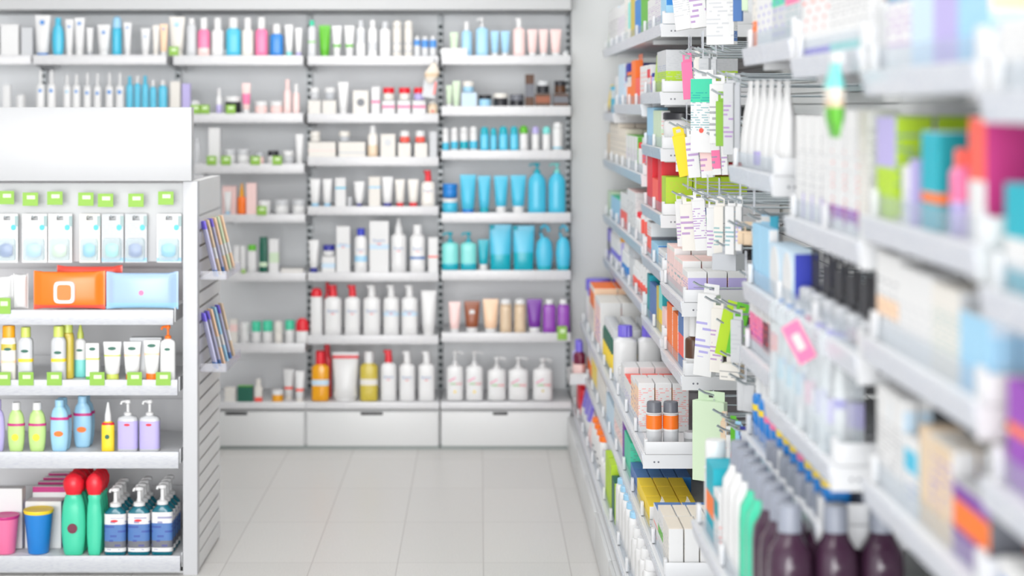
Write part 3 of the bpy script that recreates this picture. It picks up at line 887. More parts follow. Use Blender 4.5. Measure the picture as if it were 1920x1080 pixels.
GK = ["""
wipes 20 48 515 white - d=.05 up=.002
wipes -40 20 518 white - d=.05 dot=bottle_green:.4:.2
wipes 57 195 510 orange white d=.045 up=.002 band=.0:.12:coral look=bright_orange_wipes_pack_with_white_flip_lid
wipes 95 222 502 coral - d=.045 up=.002 look=second_orange_wipes_pack_behind_the_first
wipes 194 333 512 soft_blue - d=.045 up=.002 band=.03:.18:sky dot=pink:.45:.07 look=pale_blue_wipes_pack_with_pink_emblem""",
"""
bottle -2 27 612 ivory amber cap=.22 cw=.85 band=.7:.85:olive band=.4:.46:peach dot=bottle_green:.73:.5 dotasp=.4
bottle 30 59 615 silver soft_lime cap=.19 cw=.65 band=.42:.5:yellow dot=bottle_green:.68:.5 dotasp=.4 trans=.0
bottle 92 121 613 silver soft_lime cap=.2 cw=.7 band=.42:.5:yellow dot=bottle_green:.64:.5 dotasp=.4
bottle 105 132 606 olive soft_lime cap=.2 cw=.8
spray 127 152 615 white soft_lime cap=.26 band=0:.45:aqua dot=bottle_green:.7:.5 dotasp=.4
carton 159 184 645 white - band=0:.1:green band=.55:.6:soft_lime dot=bottle_green:.85:.5 dotasp=.5
tube 190 225 643 white soft_lime cap=.15 band=.55:.6:soft_lime dot=bottle_green:.83:.45 dotasp=.4
tube 228 262 643 white orange cap=.14 band=.55:.62:peach dot=bottle_green:.83:.45 dotasp=.4
tube 266 298 640 white orange cap=.16 band=.55:.62:peach dot=bottle_green:.87:.5 dotasp=.4
pump 298 327 611 white orange cap=.25 cw=.4 dot=bottle_green:.75:.4 dotasp=.5
carton 237 299 637 silver - d=.04""",
"""
oval -24 6 752 lilac lilac
oval 10 43 757 pale_lime white cap=.15 dot=yellow:.35:.4 lab=.62:.68:magenta look=light_green_curved_bottle_with_red_label
oval 49 83 757 pale_lime white cap=.15 dot=yellow:.35:.4 lab=.62:.68:magenta look=light_green_curved_bottle_with_red_label
oval 90 126 752 sky sky cap=.12 dot=orange:.4:.5 lab=.7:.76:magenta dotasp=.6 m=2 look=light_blue_curved_bottle_with_orange_emblem
oval 123 160 752 sky sky cap=.12 dot=orange:.4:.5 lab=.7:.76:magenta dotasp=.6 m=2 look=light_blue_curved_bottle_with_orange_emblem
spray 187 212 757 yellow white cap=.38 band=.88:.96:red dot=bottle_green:.5:.35
pump 217 256 752 silver white cap=.3 cw=.38 lab=.08:.85:lilac dot=red:.75:.3 dotasp=.4 rough=.1 noz=.8
pump 258 297 752 silver white cap=.3 cw=.38 lab=.08:.85:lilac dot=red:.75:.3 dotasp=.4 rough=.1 noz=.8""",
"""
cup -22 28 972 pink magenta look=pink_drinking_cup
cup 36 92 962 blue yellow look=blue_drinking_cup_with_yellow_rim
carton 30 100 955 white - side=lilac dy=.0 d=.07
carton 34 104 935 white - top=white d=.03 band=.9:1:magenta side=beige look=white_carton_with_magenta_top_edge m=5 mg=.04
carton -40 27 930 white - d=.05 up=.002
oval 110 158 890 mint red cap=.26 cw=.62 capshape=big look=turquoise_curved_bottle_with_big_red_cap dot=maroon:.45:.4 m=4
oval 159 189 890 mint red cap=.26 cw=.8 capshape=big look=turquoise_curved_bottle_with_big_red_cap m=4
pump 192 234 918 deep_teal white cap=.28 cw=.5 lab=.08:.86:white lband=.1:.28:smoke lband=.28:.72:steel ltxt=navy:.05:.9:.016 dot=red:.72:.35 dotasp=.3 sh=.2 rough=.15 noz=.6 m=4 look=teal_hand_soap_pump_bottle_with_dark_label
pump 236 279 916 deep_teal white cap=.28 cw=.5 lab=.08:.86:white lband=.1:.28:smoke lband=.28:.72:steel ltxt=navy:.05:.9:.016 dot=red:.72:.35 dotasp=.3 sh=.2 rough=.15 noz=.6 m=4 look=teal_hand_soap_pump_bottle_with_dark_label
pump 281 322 912 deep_teal white cap=.28 cw=.5 lab=.08:.86:white lband=.1:.28:smoke lband=.28:.72:steel ltxt=navy:.05:.9:.016 sh=.2 rough=.15 noz=.6 m=4 look=teal_hand_soap_pump_bottle_with_dark_label"""]
for i, sp in enumerate(GK):
    front_row(sp, GS[i][0], YG, '%s gondola shelf' % GN[i], gZ(GS[i][0])+.0002)
# pacifier packs hanging on the gondola board
for i, (x0, x1, ic, c) in enumerate(((-12, 29, 'steel', 'white'), (37, 84, 'sky', 'white'), (86, 131, 'pale_green', 'white'), (145, 184, 'cyan', 'ivory'), (187, 228, 'aqua', 'silver'), (231, 272, 'steel', 'silver'), (291, 337, 'cyan', 'white'))):
    hy = YG+.02
    wd = (x1-x0)*sG; h = 92*sG
    nm = ('blue and white', 'light blue', 'pale green', 'cyan and yellow', 'aqua', 'deep blue', 'large blue and green')[i]
    t = thing('baby_care_pack', 'pack', '%s baby soother pack hanging on gondola board' % nm, 'below header', (gX((x0+x1)/2), hy, gZ(494)), group='soother packs on the gondola board')
    k_blister('blister', t, wd, h, .025, c, 'clear', dict(inner=ic, bh=.5, band=((.02, .1, 'sky'),) if i > 3 else (), txt=('grey', .55, .8, .007)))
    dd = child(t, 'printed_emblem', MESH['dot'], mat('cyan'), (wd*.3, .0105, h*.72)); dd.scale = (.018, .0015, .02)
    child(t, 'barcode', cached('bar', lambda: boxmesh(-.006, .006, -.0006, .0006, -.018, .018)), mat((150, 175, 175)), (wd*.44, .0105, h*.85))
    green_tag(gX((12, 57, 103, 161, 198, 255, 311)[i]), YG+.0, gZ((383, 386, 384, 386, 388, 388, 384)[i]), 29*sG, 'above the gondola packs', hh=25*sG)
    t = thing('peg_hook', 'hook', 'short metal hook behind green tag on the gondola', '', (gX((x0+x1)/2), YG+.0597, gZ(408)), group='hooks of the gondola board')
    child(t, 'prong', cached('gprong', lambda: finish((lambda b: (tube_path(b, [(0, 0, 0), (0, -.05, 0), (0, -.058, .006)], .0022), b)[1])(bmesh.new()), 'prong', 40)), CHROME)
for px in (7, 50, 103, 183, 253, 307):
    green_tag(gX(px), YG-.008, gZ(722), 28*sG, 'second gondola shelf', hh=25*sG)
green_tag(gX(8), YG-.008, gZ(588), 26*sG, 'upper gondola shelf', hh=30*sG)
# leaflet racks on the slatted side
SX = gX(370)
for q, (zb, nm) in enumerate(((gZ(528), 'upper'), (gZ(703), 'lower'))):
    t = thing('leaflet_rack', 'rack', '%s clear leaflet rack on slatted gondola side' % nm, '', (SX+.001, 6.1, zb))
    def rk_():
        bm = bmesh.new(); bx(bm, 0, .09, 0, .36, 0, .004); bx(bm, .087, .09, 0, .36, .004, .03); bx(bm, 0, .09, 0, .003, .004, .03); bx(bm, 0, .09, .357, .36, .004, .03)
        return finish(bm, 'rack')
    child(t, 'clear_tray', cached('lrack', rk_), clear((.9, .9, .93), .22))
    cl = (['soft_lilac', 'beige', 'soft_lilac', 'peach', 'pale_green', 'peach'], ['soft_lilac', 'soft_lilac', 'peach', 'sky', 'soft_lilac', 'beige'])[q]
    for k, c in enumerate(cl):
        l = thing('leaflet', 'leaflet', '%s leaflet' % cn(c), '%s rack on slatted gondola side' % nm, (SX+.052+k*.003, 6.135+k*.062, zb+.009), (0, math.radians(8 if k else 8), 0), group='leaflets in the gondola racks')
        child(l, 'leaflet_sheets', cached('leaf', lambda: boxmesh(-.005, .001, -.021, .021, 0, .2, .001)), mat(c, rough=.5, bands=((0, .12, 'steel'), (.85, 1, 'lavender')) if c == 'soft_lilac' else ((.3, .5, 'white'),)))
        l.rotation_euler = (math.radians(-3), math.radians(-13), math.radians(28))

# ------------------------------------------------------------------ right-hand shelving
XB = .96
ws = thing('slatted_wall_panel', 'panel', 'white ribbed wall panel behind the right-hand shelving', '', (XB+.012, 4.6, 0))
def ribs():
    bm = bmesh.new(); bx(bm, .008, .03, -3.6, 3.8, .02, 2.4); z = .05
    while z < 2.38: bx(bm, 0, .0079, -3.6, 3.8, z, z+.026); z += .032
    return finish(bm, 'ribs')
child(ws, 'ribbed_sheet', ribs(), mat((222, 224, 224), rough=.5))
RAILM = rail_mat((220, 223, 230), (200, 205, 217)); RAILB = rail_mat((188, 200, 212), (164, 182, 200))
def right_shelf(X, z, Yn, Yf, place, guard=True, end=True, rm=None, rh=.036, posts=3, step=.036):
    t = thing('wall_shelf', 'shelf', 'white shelf with price rail', place, (X, Yn, z), group='shelves of the right wall')
    L = Yf-Yn; B = XB-X
    child(t, 'shelf_board', cached('rsb' + rk(L, B), lambda: boxmesh(.012, B+.009, .003, L-.001, -.03, -.0005, .001)), SHELF)
    def rail():
        bm = bmesh.new()
        for a, b in ((0, L*.498), (L*.502, L)):
            vs, fs = bx(bm, 0, .003, a+.002, b-.002, -rh, 0)
            for v in vs:
                if v.co.z < -rh*.5: v.co.x += .006
        return finish(bm, 'rail')
    child(t, 'price_rail', cached('rsr' + rk(L, rh), rail), rm or RAILM)
    child(t, 'rail_lip', cached('rsl' + rk(L, rh), lambda: boxmesh(.0035, .0115, .001, L-.001, -.0045, .002, .0008)), SHELF)
    if guard:
        child(t, 'clear_guard', cached('rsg' + rk(L), lambda: boxmesh(.016, .018, .012, L-.004, 0, .034)), clear())
        for k in range(posts):
            y = .02 + (L-.05)*k/max(1, posts-1)
            child(t, 'guard_post', cached('gp', lambda: boxmesh(.010, .019, -.011, .011, 0, .04, .001)), SHELF, (0, y, .002))
    if end:
        def ep():
            bm = bmesh.new(); bx(bm, 0.004, B, -.002, .002, -.041, -.0012)
            return finish(bm, 'ep')
        e = child(t, 'end_panel', cached('rse' + rk(B), ep), SHELF)
        def hole():
            bm = loft([(0, .0028, .0028), (.0006, .0028, .0028)], 12); bmesh.ops.rotate(bm, verts=bm.verts, matrix=Matrix.Rotation(math.pi/2, 3, 'X')); return finish(bm, 'hole', 40)
        for hx in (.037, .049): child(e, 'screw_hole', cached('hole', hole), mat('smoke'), (hx, -.002, -.022))
        child(t, 'tray_side', cached('rst' + rk(B), lambda: boxmesh(.012, B, -.001, .0025, .0005, .036, .0005)), SHELF)
    for s in (.2, .8):
        child(t, 'bracket', cached('rbr' + rk(B), lambda: boxmesh(.03, B, -.01, .01, -.048, -.031, .002)), SHELF, (0, L*s, 0))
    return z
def side_row(spec, X, z, Yn, Yf, place, off=.022):
    """far-to-near list; sizes in metres: kind width height depth; n along the shelf, m deep"""
    y = Yf-.012
    lines = spec.strip().split('\n'); stretch, extra = 1.0, 0.0
    if 'at ' not in '\n'.join(l[:3] for l in lines):
        tot, fixed, cnt = 0, 0, 0
        for l in lines:
            if l.split()[0] == 'skip': fixed += float(l.split()[1]); continue
            q = parse(l); nn = int(q[4].get('n', 1)); tot += nn*float(q[1][0]); fixed += nn*q[4].get('gap', .003); cnt += nn
        stretch = max(.8, min(1.3, (Yf-Yn-.02-fixed)/tot)); extra = max(0, (Yf-Yn-.02-fixed-tot*stretch)/cnt)
    for line in lines:
        if not line.strip(): continue
        if line.split()[0] == 'skip': y -= float(line.split()[1]); continue
        if line.split()[0] == 'at': y = float(line.split()[1]); continue
        kd, nums, c1, c2, o = parse(line)
        ww, h, d = [float(v) for v in nums[:3]]
        if kd in ('carton', 'hangbox', 'bag', 'pouch'): ww *= stretch; ex = extra
        else: ex = extra + ww*(stretch-1)
        if kd in ('jar', 'can', 'cup'): d = ww
        for i in range(int(o.get('n', 1))):
            if y - ww < Yn - .004: break
            for q in range(int(o.get('m', 1))):
                hh = h*(1 + random.uniform(-.004, .004))
                pl = place + ('' if q == 0 else ', %s row back' % ('first', 'second', 'third', 'fourth', 'fifth')[min(q-1, 4)])
                dx = o.get('dx', 0)
                for lv in range(int(o.get('st', 1))):
                    oo = {k: v for k, v in o.items() if k != 'n'}
                    if 'nn' in o: oo['n'] = o['nn']
                    make(kd, ww, h, d, c1, c2, oo, pl if lv == 0 else pl + ', stacked on another', (X+off+dx+d/2+q*(d+.003), y-ww/2, z+.0008+o.get('up', 0)+lv*(h+.0012)), (0, 0, -math.pi/2 + math.radians(o.get('yaw', 0))))
            y -= ww + o.get('gap', .003) + ex
SH = [
# (place, X, z, Ynear, Yfar, rows)
('far top right-wall shelf', .575, 1.872, 5.63, 8.25, RAILM, """
bag .10 .15 .03 pale_green - nosp=1
carton .14 .17 .05 white - side=pale_blue stxt=grey n=3
carton .10 .16 .04 white - side=white sband=.3:.7:peach n=3
carton .14 .20 .09 ivory - side=white sband=.2:.35:blue stxt=grey top=white
carton .09 .15 .03 aqua - side=pale_green
carton .08 .17 .03 olive - side=ivory n=2
carton .10 .14 .05 blue - side=white n=2 gap=.01
carton .10 .20 .07 green - side=green sband=.8:1:lime
carton .12 .155 .13 green - side=green look=bright_green_tall_carton
carton .11 .11 .04 white - side=white sband=.3:.4:red n=2
carton .16 .15 .05 white - side=white sband=0:.35:pale_green top=white m=2
carton .14 .20 .11 sky - side=sky sband=.3:.5:blue"""),
('far second right-wall shelf', .575, 1.578, 7.62, 8.25, RAILM, """
tube .07 .13 .03 yellow brown n=2
carton .09 .12 .05 cyan white n=2
carton .12 .16 .05 white - n=1"""),
('middle second right-wall shelf', .575, 1.615, 6.31, 7.60, RAILM, """
carton .10 .17 .012 pale_blue - side=white sband=.1:.9:pale_blue n=3
jar .15 .17 .15 white navy cap=.45
carton .10 .13 .02 orange white band=.7:.9:black tab=orange look=orange_and_white_slim_carton n=2
hangbox .09 .17 .03 orange - side=orange tab=orange n=2
carton .10 .10 .04 coral - side=white sband=.0:.6:coral n=2
carton .08 .14 .06 white - side=white n=3 m=1"""),
('near second right-wall shelf', .575, 1.654, 5.64, 6.30, RAILM, """
carton .10 .10 .04 white red side=white sband=.1:.6:coral
bottle .06 .07 .04 lilac navy
bag .06 .13 .03 lime - nosp=1 look=clear_and_lime_slim_pack
bag .06 .13 .03 lime - nosp=1 look=clear_and_lime_slim_pack
carton .11 .135 .075 silver - side=silver sband=0:.5:lime band=0:.5:lime stxt=grey m=3 n=2"""),
('far third right-wall shelf', .575, 1.362, 6.31, 8.25, RAILB, """
carton .09 .12 .05 beige -
carton .12 .17 .07 cream - side=cream top=cream m=2 n=3
carton .09 .15 .07 cream - side=cream top=cream m=2 n=3
carton .09 .13 .07 white - side=green top=green sband=0:.2:white m=2 n=4 look=white_carton_with_green_end
bottle .06 .11 .04 white red n=2
carton .11 .13 .1 white - side=white band=.2:.8:coral m=2"""),
('near third right-wall shelf', .575, 1.473, 5.64, 6.30, RAILB, """
carton .09 .13 .05 sky - side=sky sband=.1:.9:white n=2
carton .07 .12 .03 pale_green - side=white sband=0:.5:pale_green n=3
jar .12 .115 .12 white black cap=.2 m=2 band=0:.35:aqua look=large_white_tub_with_black_lid"""),
('far fourth right-wall shelf', .575, 1.105, 6.31, 8.25, RAILB, """
carton .17 .11 .1 pale_green - n=1
carton .14 .10 .09 sky - side=cyan top=mint n=3
carton .09 .14 .05 white - side=white band=.0:.5:coral n=3
carton .15 .17 .13 white - top=blush side=white stxt=grey n=2 m=1
bottle .06 .1 .045 white red n=2
jar .11 .105 .11 white red cap=.0001 look=white_tub_with_red_print m=1 n=2 band=.3:.8:coral"""),
('near fourth right-wall shelf', .575, 1.26, 5.64, 6.30, RAILB, """
carton .08 .19 .12 red - side=red sband=0:.45:white top=red
carton .08 .19 .12 red - side=red sband=0:.45:white top=red m=2
carton .05 .10 .03 coral - side=white sband=.7:1:coral n=3
carton .10 .175 .09 red - side=red sband=0:.3:white top=red m=3
carton .11 .12 .085 lime - side=lime stxt=olive top=lime m=3"""),
('far fifth right-wall shelf', .575, .90, 6.31, 8.25, RAILB, """
carton .15 .14 .08 lavender - band=.3:.6:smoke side=lilac sband=.2:.5:smoke
bottle .08 .17 .06 white white n=6 band=.3:.5:lavender
jar .1 .15 .1 lilac amber cap=.12 m=1
bottle .07 .14 .06 white white n=4 lab=.1:.5:blue
jar .1 .15 .1 silver grey cap=.25 n=2 m=1
bottle .06 .11 .05 white white n=4 lab=.1:.6:coral
jar .09 .12 .09 white white band=.0:.7:coral n=3 m=1"""),
('near fifth right-wall shelf', .575, 1.08, 5.64, 6.30, RAILB, """
carton .11 .12 .1 white - side=white band=.1:.6:coral sband=.4:.6:smoke m=2
carton .09 .06 .06 sky - top=sky side=pale_blue sband=.5:1:blue m=2 n=2
carton .09 .055 .06 white - top=white side=white sband=.0:1:pale_blue m=2 n=2"""),
('hooks-side fifth right-wall shelf', .575, 1.046, 5.05, 5.63, RAILM, """
carton .09 .125 .05 ivory - side=white top=blush m=3 n=2 band=.1:.9:blush
carton .09 .105 .055 ivory - side=white top=blush m=3 n=2 band=.1:.9:blush
carton .11 .085 .055 white - side=white top=white m=3 band=.1:.8:blush sband=.1:.8:lilac"""),
('near sixth right-wall shelf', .575, .862, 5.64, 6.30, RAILM, """
carton .09 .15 .05 teal - side=turquoise m=1
carton .08 .13 .02 steel - side=blue n=3
carton .08 .14 .05 olive - side=white sband=.1:.5:lime
carton .10 .15 .08 aqua - side=white sband=.6:1:teal m=1 band=.0:.5:yellow
carton .06 .09 .04 blush - n=2"""),
('hooks-side sixth right-wall shelf', .575, .835, 5.05, 5.63, RAILM, """
carton .11 .15 .06 orange - side=white top=coral m=1
carton .10 .14 .05 orange - side=white top=orange m=1 n=1
carton .10 .16 .05 steel - side=white band=.2:.6:coral top=coral m=1
bottle .05 .19 .05 umber white cap=.45 cw=.55 nn=2 lab=0:.4:white look=brown_dropper_bottle_with_white_cap"""),
('upper wide right-wall shelf', .468, .60, 5.1, 8.25, RAILM, """
at 8.22
jar .12 .21 .12 white lavender cap=.25 m=3 rib=1
at 8.06
jar .12 .20 .12 ivory lavender cap=.25 m=3 rib=1
at 7.86
carton .15 .225 .10 ivory - band=.6:.9:orange top=orange side=peach m=2 n=2
at 7.50
carton .16 .205 .085 white - band=.1:.9:blush side=white top=ivory m=3 n=2
at 7.05
bottle .06 .17 .06 bottle_green silver cap=.2 cw=.8 nn=2 lab=.1:.6:yellow m=3 n=7 gap=.012
at 6.50
bottle .085 .205 .085 white lavender cap=.2 cw=.6 rib=1 nn=4 m=3 lab=.05:.5:white look=white_bottle_with_ribbed_purple_cap
at 6.30
jar .11 .085 .11 white white m=3 cap=.3 ltxt=grey
at 6.12
carton .14 .12 .05 white - top=white side=white sband=.0:.7:silver m=3
carton .12 .10 .055 white - top=coral side=white m=3 n=2 stxt=grey
at 5.72
carton .15 .135 .05 white - side=blush band=.3:.9:peach stxt=peach m=3
carton .12 .15 .05 white - side=white stxt=coral band=.3:.9:peach m=3
at 5.21
can .046 .138 .046 white smoke cap=.22 cw=.96 capshape=flat lab=.55:.92:orange m=2 band=0:.5:silver look=white_spray_can_with_grey_cap_and_orange_label
at 5.21
jar .05 .05 .05 silver silver dx=.11 m=2 trans=.4"""),
('middle wide right-wall shelf', .468, .39, 4.56, 8.25, RAILM, """
skip .15
bottle .09 .16 .06 white white lab=.1:.6:orange n=3
carton .09 .15 .05 white - band=.2:.8:yellow n=3
carton .08 .13 .04 ivory - side=white stxt=grey n=5
carton .10 .11 .05 pale_blue - n=3
carton .07 .14 .03 white - band=.3:.6:blush n=4
carton .06 .15 .03 purple - side=purple n=1
carton .09 .12 .05 mint - side=mint stxt=smoke n=2 m=2
carton .09 .06 .04 steel - side=blue n=2 m=4
carton .10 .06 .045 yellow - top=yellow side=white n=3 m=3
bag .09 .09 .07 ivory - nosp=1 n=1 m=4 look=white_curved_paper_pack
carton .09 .10 .075 white - top=steel side=navy sband=.2:1:white m=3 n=1 look=white_carton_with_blue_booklet_top
carton .10 .12 .036 white - side=white top=cream m=4 n=1 band=.4:.6:green
carton .11 .12 .038 ivory - side=white top=cream m=4 n=1"""),
('lowest wide right-wall shelf', .43, .20, 4.0, 8.3, RAILM, """
skip .05
bottle .09 .16 .06 red red n=2
bag .12 .16 .06 lavender - nosp=1 n=3 m=1 band=0:.4:white look=purple_and_white_soft_pack
bag .10 .12 .06 blush - nosp=1 n=2 m=1
bottle .09 .15 .06 white orange cap=.12 cw=.8 n=4 band=.3:.35:smoke
bottle .06 .12 .05 white silver n=3 m=1
carton .10 .17 .05 lime - side=lime look=tall_lime_carton n=2 m=1
carton .10 .14 .05 bottle_green - side=lime
bottle .08 .17 .06 white sky cap=.1 n=5 m=1
bottle .08 .15 .06 white white n=4 m=1
bottle .07 .125 .045 white royal cap=.2 cw=.5 lab=.15:.7:royal n=3 m=1 look=white_bottle_with_royal_blue_cap
bottle .08 .13 .05 sky white cap=.2 lab=.2:.5:blue n=4 m=1"""),
('near-end top right-wall shelf', .575, 1.733, 3.28, 3.87, RAILM, """
carton .05 .13 .05 ivory - band=0:.45:orange side=peach
carton .05 .11 .05 white - side=silver n=3
carton .06 .10 .05 silver - side=white sband=.8:1:mint n=2 band=.75:1:mint
carton .06 .10 .05 silver - side=silver sband=.8:1:pink n=2 band=.7:1:pink"""),
('tall-box top right-wall shelf', .575, 1.696, 2.68, 3.27, RAILM, """
carton .075 .16 .04 white - side=white sband=.0:.12:navy band=.0:.1:lavender n=3 m=1
carton .07 .15 .04 white - side=white band=0:.12:aqua sband=0:.1:teal n=4 m=1"""),
('closer top right-wall shelf', .575, 1.66, 2.05, 2.66, RAILM, """
bottle .06 .13 .05 silver brown cap=.2
carton .06 .13 .06 white - side=white sband=.75:1:turquoise band=.75:1:turquoise n=2 m=1
carton .05 .12 .04 pale_blue - side=white n=2 m=1
carton .05 .13 .05 lilac - side=lilac n=2 m=1
carton .06 .12 .05 sky - side=pale_blue sband=.5:.65:peach n=2 m=1"""),
('closest top right-wall shelf', .575, 1.625, 1.40, 2.035, RAILM, """
carton .10 .08 .05 white - side=white
bag .11 .16 .05 lilac - nosp=1 band=.6:1:maroon look=lilac_and_yellow_soft_pack n=1
carton .07 .13 .05 lilac - side=purple sband=.6:1:yellow n=3"""),
('pouch third right-wall shelf', .575, 1.47, 3.49, 4.09, RAILM, """
pouch .085 .195 .045 white white tw=.5 dot=pink:.2:.1 look=tall_white_pouch_with_pink_dots
pouch .085 .195 .045 white white tw=.5 dot=maroon:.22:.12 look=tall_white_pouch_with_pink_dots
pouch .085 .195 .045 white white tw=.5 band=.05:.2:lilac look=tall_white_pouch_with_lilac_code_patch
pouch .085 .195 .045 white white tw=.5 look=tall_plain_white_pouch
pouch .085 .19 .045 white white tw=.5 dot=green:.25:.12 look=tall_white_pouch_with_green_dots
pouch .085 .19 .045 white white tw=.5 look=tall_plain_white_pouch"""),
('tall-box third right-wall shelf', .575, 1.40, 2.68, 3.34, RAILM, """
carton .05 .19 .03 white - side=white sband=.0:.25:lilac n=3 m=1
carton .06 .20 .04 white - side=white sband=.05:.2:violet band=.1:.2:violet n=3 m=1
carton .05 .20 .05 ivory - side=white sband=.1:.2:lilac n=1"""),
('closer third right-wall shelf', .575, 1.443, 2.05, 2.66, RAILM, """
at 2.65
carton .12 .15 .055 lime - side=lime band=.5:1:lilac sband=0:.03:white m=5 look=lime_green_carton
at 2.49
carton .04 .08 .03 white - side=white
carton .03 .09 .02 lilac - side=lilac
at 2.38
carton .09 .13 .07 turquoise - side=teal sband=.28:.38:orange band=.28:.38:orange top=white m=2 look=teal_carton_with_orange_stripe
at 2.25
bottle .04 .11 .035 pink coral band=0:.5:lilac m=2
at 2.15
carton .07 .15 .12 coral - side=magenta band=.0:.5:white top=white m=1 look=crimson_carton_with_white_front"""),
('closest third right-wall shelf', .575, 1.40, 1.30, 2.035, RAILM, """
skip .02
carton .14 .12 .14 turquoise - side=aqua band=.2:.5:white m=1 look=big_turquoise_carton
carton .14 .15 .14 red - side=red m=2 look=big_crimson_carton"""),
('toothbrush-side fourth right-wall shelf', .575, 1.222, 2.70, 3.87, RAILM, """
carton .09 .13 .02 sky - side=sky sband=.5:1:white n=2
carton .12 .105 .05 pale_blue - dot=white:.5:.7 side=royal n=2 look=white_and_royal_blue_carton
skip .02
blister .08 .12 .03 black grey n=6 m=2 bh=.4 gap=.006 look=silver_and_black_toothbrush_head_pack"""),
('closer fourth right-wall shelf', .575, 1.26, 2.05, 2.66, RAILM, """
carton .04 .13 .04 white - side=white band=.3:.5:peach top=white n=3 m=2
carton .04 .12 .04 white - side=white stxt=smoke n=4 m=2
carton .04 .115 .04 ivory - side=silver n=3 m=2
carton .12 .095 .03 sky - side=pale_blue sband=.2:.8:sky top=silver n=1 m=2 look=light_blue_carton"""),
('closest fourth right-wall shelf', .575, 1.18, 1.30, 2.035, RAILM, """
skip .03
carton .13 .12 .09 violet - side=magenta band=.5:.6:orange m=1 look=bright_violet_carton
carton .13 .12 .09 magenta - side=magenta m=1"""),
('white-box fifth right-wall shelf', .575, 1.076, 3.50, 3.91, RAILM, """
carton .06 .10 .05 white - side=white band=.2:.8:pink sband=.2:.7:pink n=2
carton .07 .10 .05 white - side=maroon sband=0:.2:white band=.2:.8:maroon look=white_carton_with_maroon_panel
carton .07 .09 .05 white - side=white band=.1:.8:coral sband=.1:.7:coral"""),
('toothbrush fifth right-wall shelf', .56, 1.03, 2.83, 3.485, RAILM, """
bag .001 .001 .001 white -"""),
('closer fifth right-wall shelf', .575, 1.045, 2.05, 2.66, RAILM, """
carton .06 .145 .02 white - side=white sband=.7:.9:pale_blue n=2 m=2
carton .06 .10 .08 white cyan side=cyan look=white_and_cyan_carton
carton .04 .13 .05 beige - side=ivory n=1
carton .08 .125 .032 white - side=white sband=0:1:white band=0:1:beige top=ivory m=3 look=white_carton_with_tan_edge
carton .12 .09 .045 purple - side=plum band=.4:.8:orange top=silver sband=.1:.9:smoke m=3 look=purple_and_orange_carton"""),
('blue-bottle sixth right-wall shelf', .575, .89, 3.02, 3.89, RAILM, """
bottle .055 .13 .05 blue white cap=.3 cw=.7 n=2 lab=.6:.75:yellow
bottle .055 .13 .05 blue white cap=.3 cw=.7 n=2 lab=.6:.75:pink
bottle .055 .13 .05 blue white cap=.3 cw=.7 n=3 lab=.6:.75:yellow
bottle .055 .13 .05 blue white cap=.3 cw=.7 n=1 lab=.6:.75:pink
bottle .055 .13 .05 blue white cap=.3 cw=.7 n=3 lab=.6:.75:yellow"""),
('mouthwash right-wall shelf', .468, .69, 2.05, 3.91, RAILM, """
skip .03
can .05 .19 .05 white white cap=.3 capshape=flat
carton .12 .155 .08 turquoise - side=turquoise top=turquoise band=.3:.6:orange sband=0:.5:white look=turquoise_carton_with_orange_print
carton .08 .12 .07 white teal side=white
at 3.60
bottle .075 .24 .07 white cap_grey cap=.19 cw=.52 nn=2.6 sh=.3 n=3 m=2 gap=.004 look=white_mouthwash_bottle_with_grey_cap
bottle .075 .24 .07 mint cap_grey cap=.19 cw=.52 nn=2.6 sh=.3 n=2 m=2 gap=.004 rough=.1 look=green_mouthwash_bottle_with_grey_cap
bottle .08 .24 .075 dark_plum cap_grey cap=.19 cw=.52 nn=2.6 sh=.3 n=3 m=3 gap=.004 rough=.1 look=dark_purple_mouthwash_bottle_with_grey_cap"""),
('closest fifth right-wall shelf', .575, .985, 1.30, 2.035, RAILM, """
carton .14 .105 .08 white - side=white sband=.4:.8:royal band=.3:.8:blue m=2"""),
]
for (pl, X, z, Yn, Yf, rm, sp) in SH:
    right_shelf(X, z, Yn, Yf, pl, rm=rm, posts=max(2, int((Yf-Yn)/.32)+1), end=True)
    if 'toothbrush fifth' in pl: continue
    side_row(sp, X, z, Yn, Yf, pl)
# base cabinets of the right wall
y = 8.3; k = 0
for (a, b) in ((8.24, 7.6), (7.6, 6.95), (6.95, 6.3), (6.3, 5.63), (5.63, 5.05), (5.05, 4.5), (4.5, 3.9), (3.9, 3.3)):
    t = thing('plinth_cabinet', 'cabinet', 'white plinth cabinet under the lowest right-wall shelf', '', (.41, b, 0), group='plinth cabinets of the right wall')
    child(t, 'carcass', boxmesh(.012, XB-.41, .002, a-b-.002, .0, .155), WHITE)
    child(t, 'door', boxmesh(0, .0115, .006, a-b-.006, .012, .155, .0015), mat((214, 215, 215)))
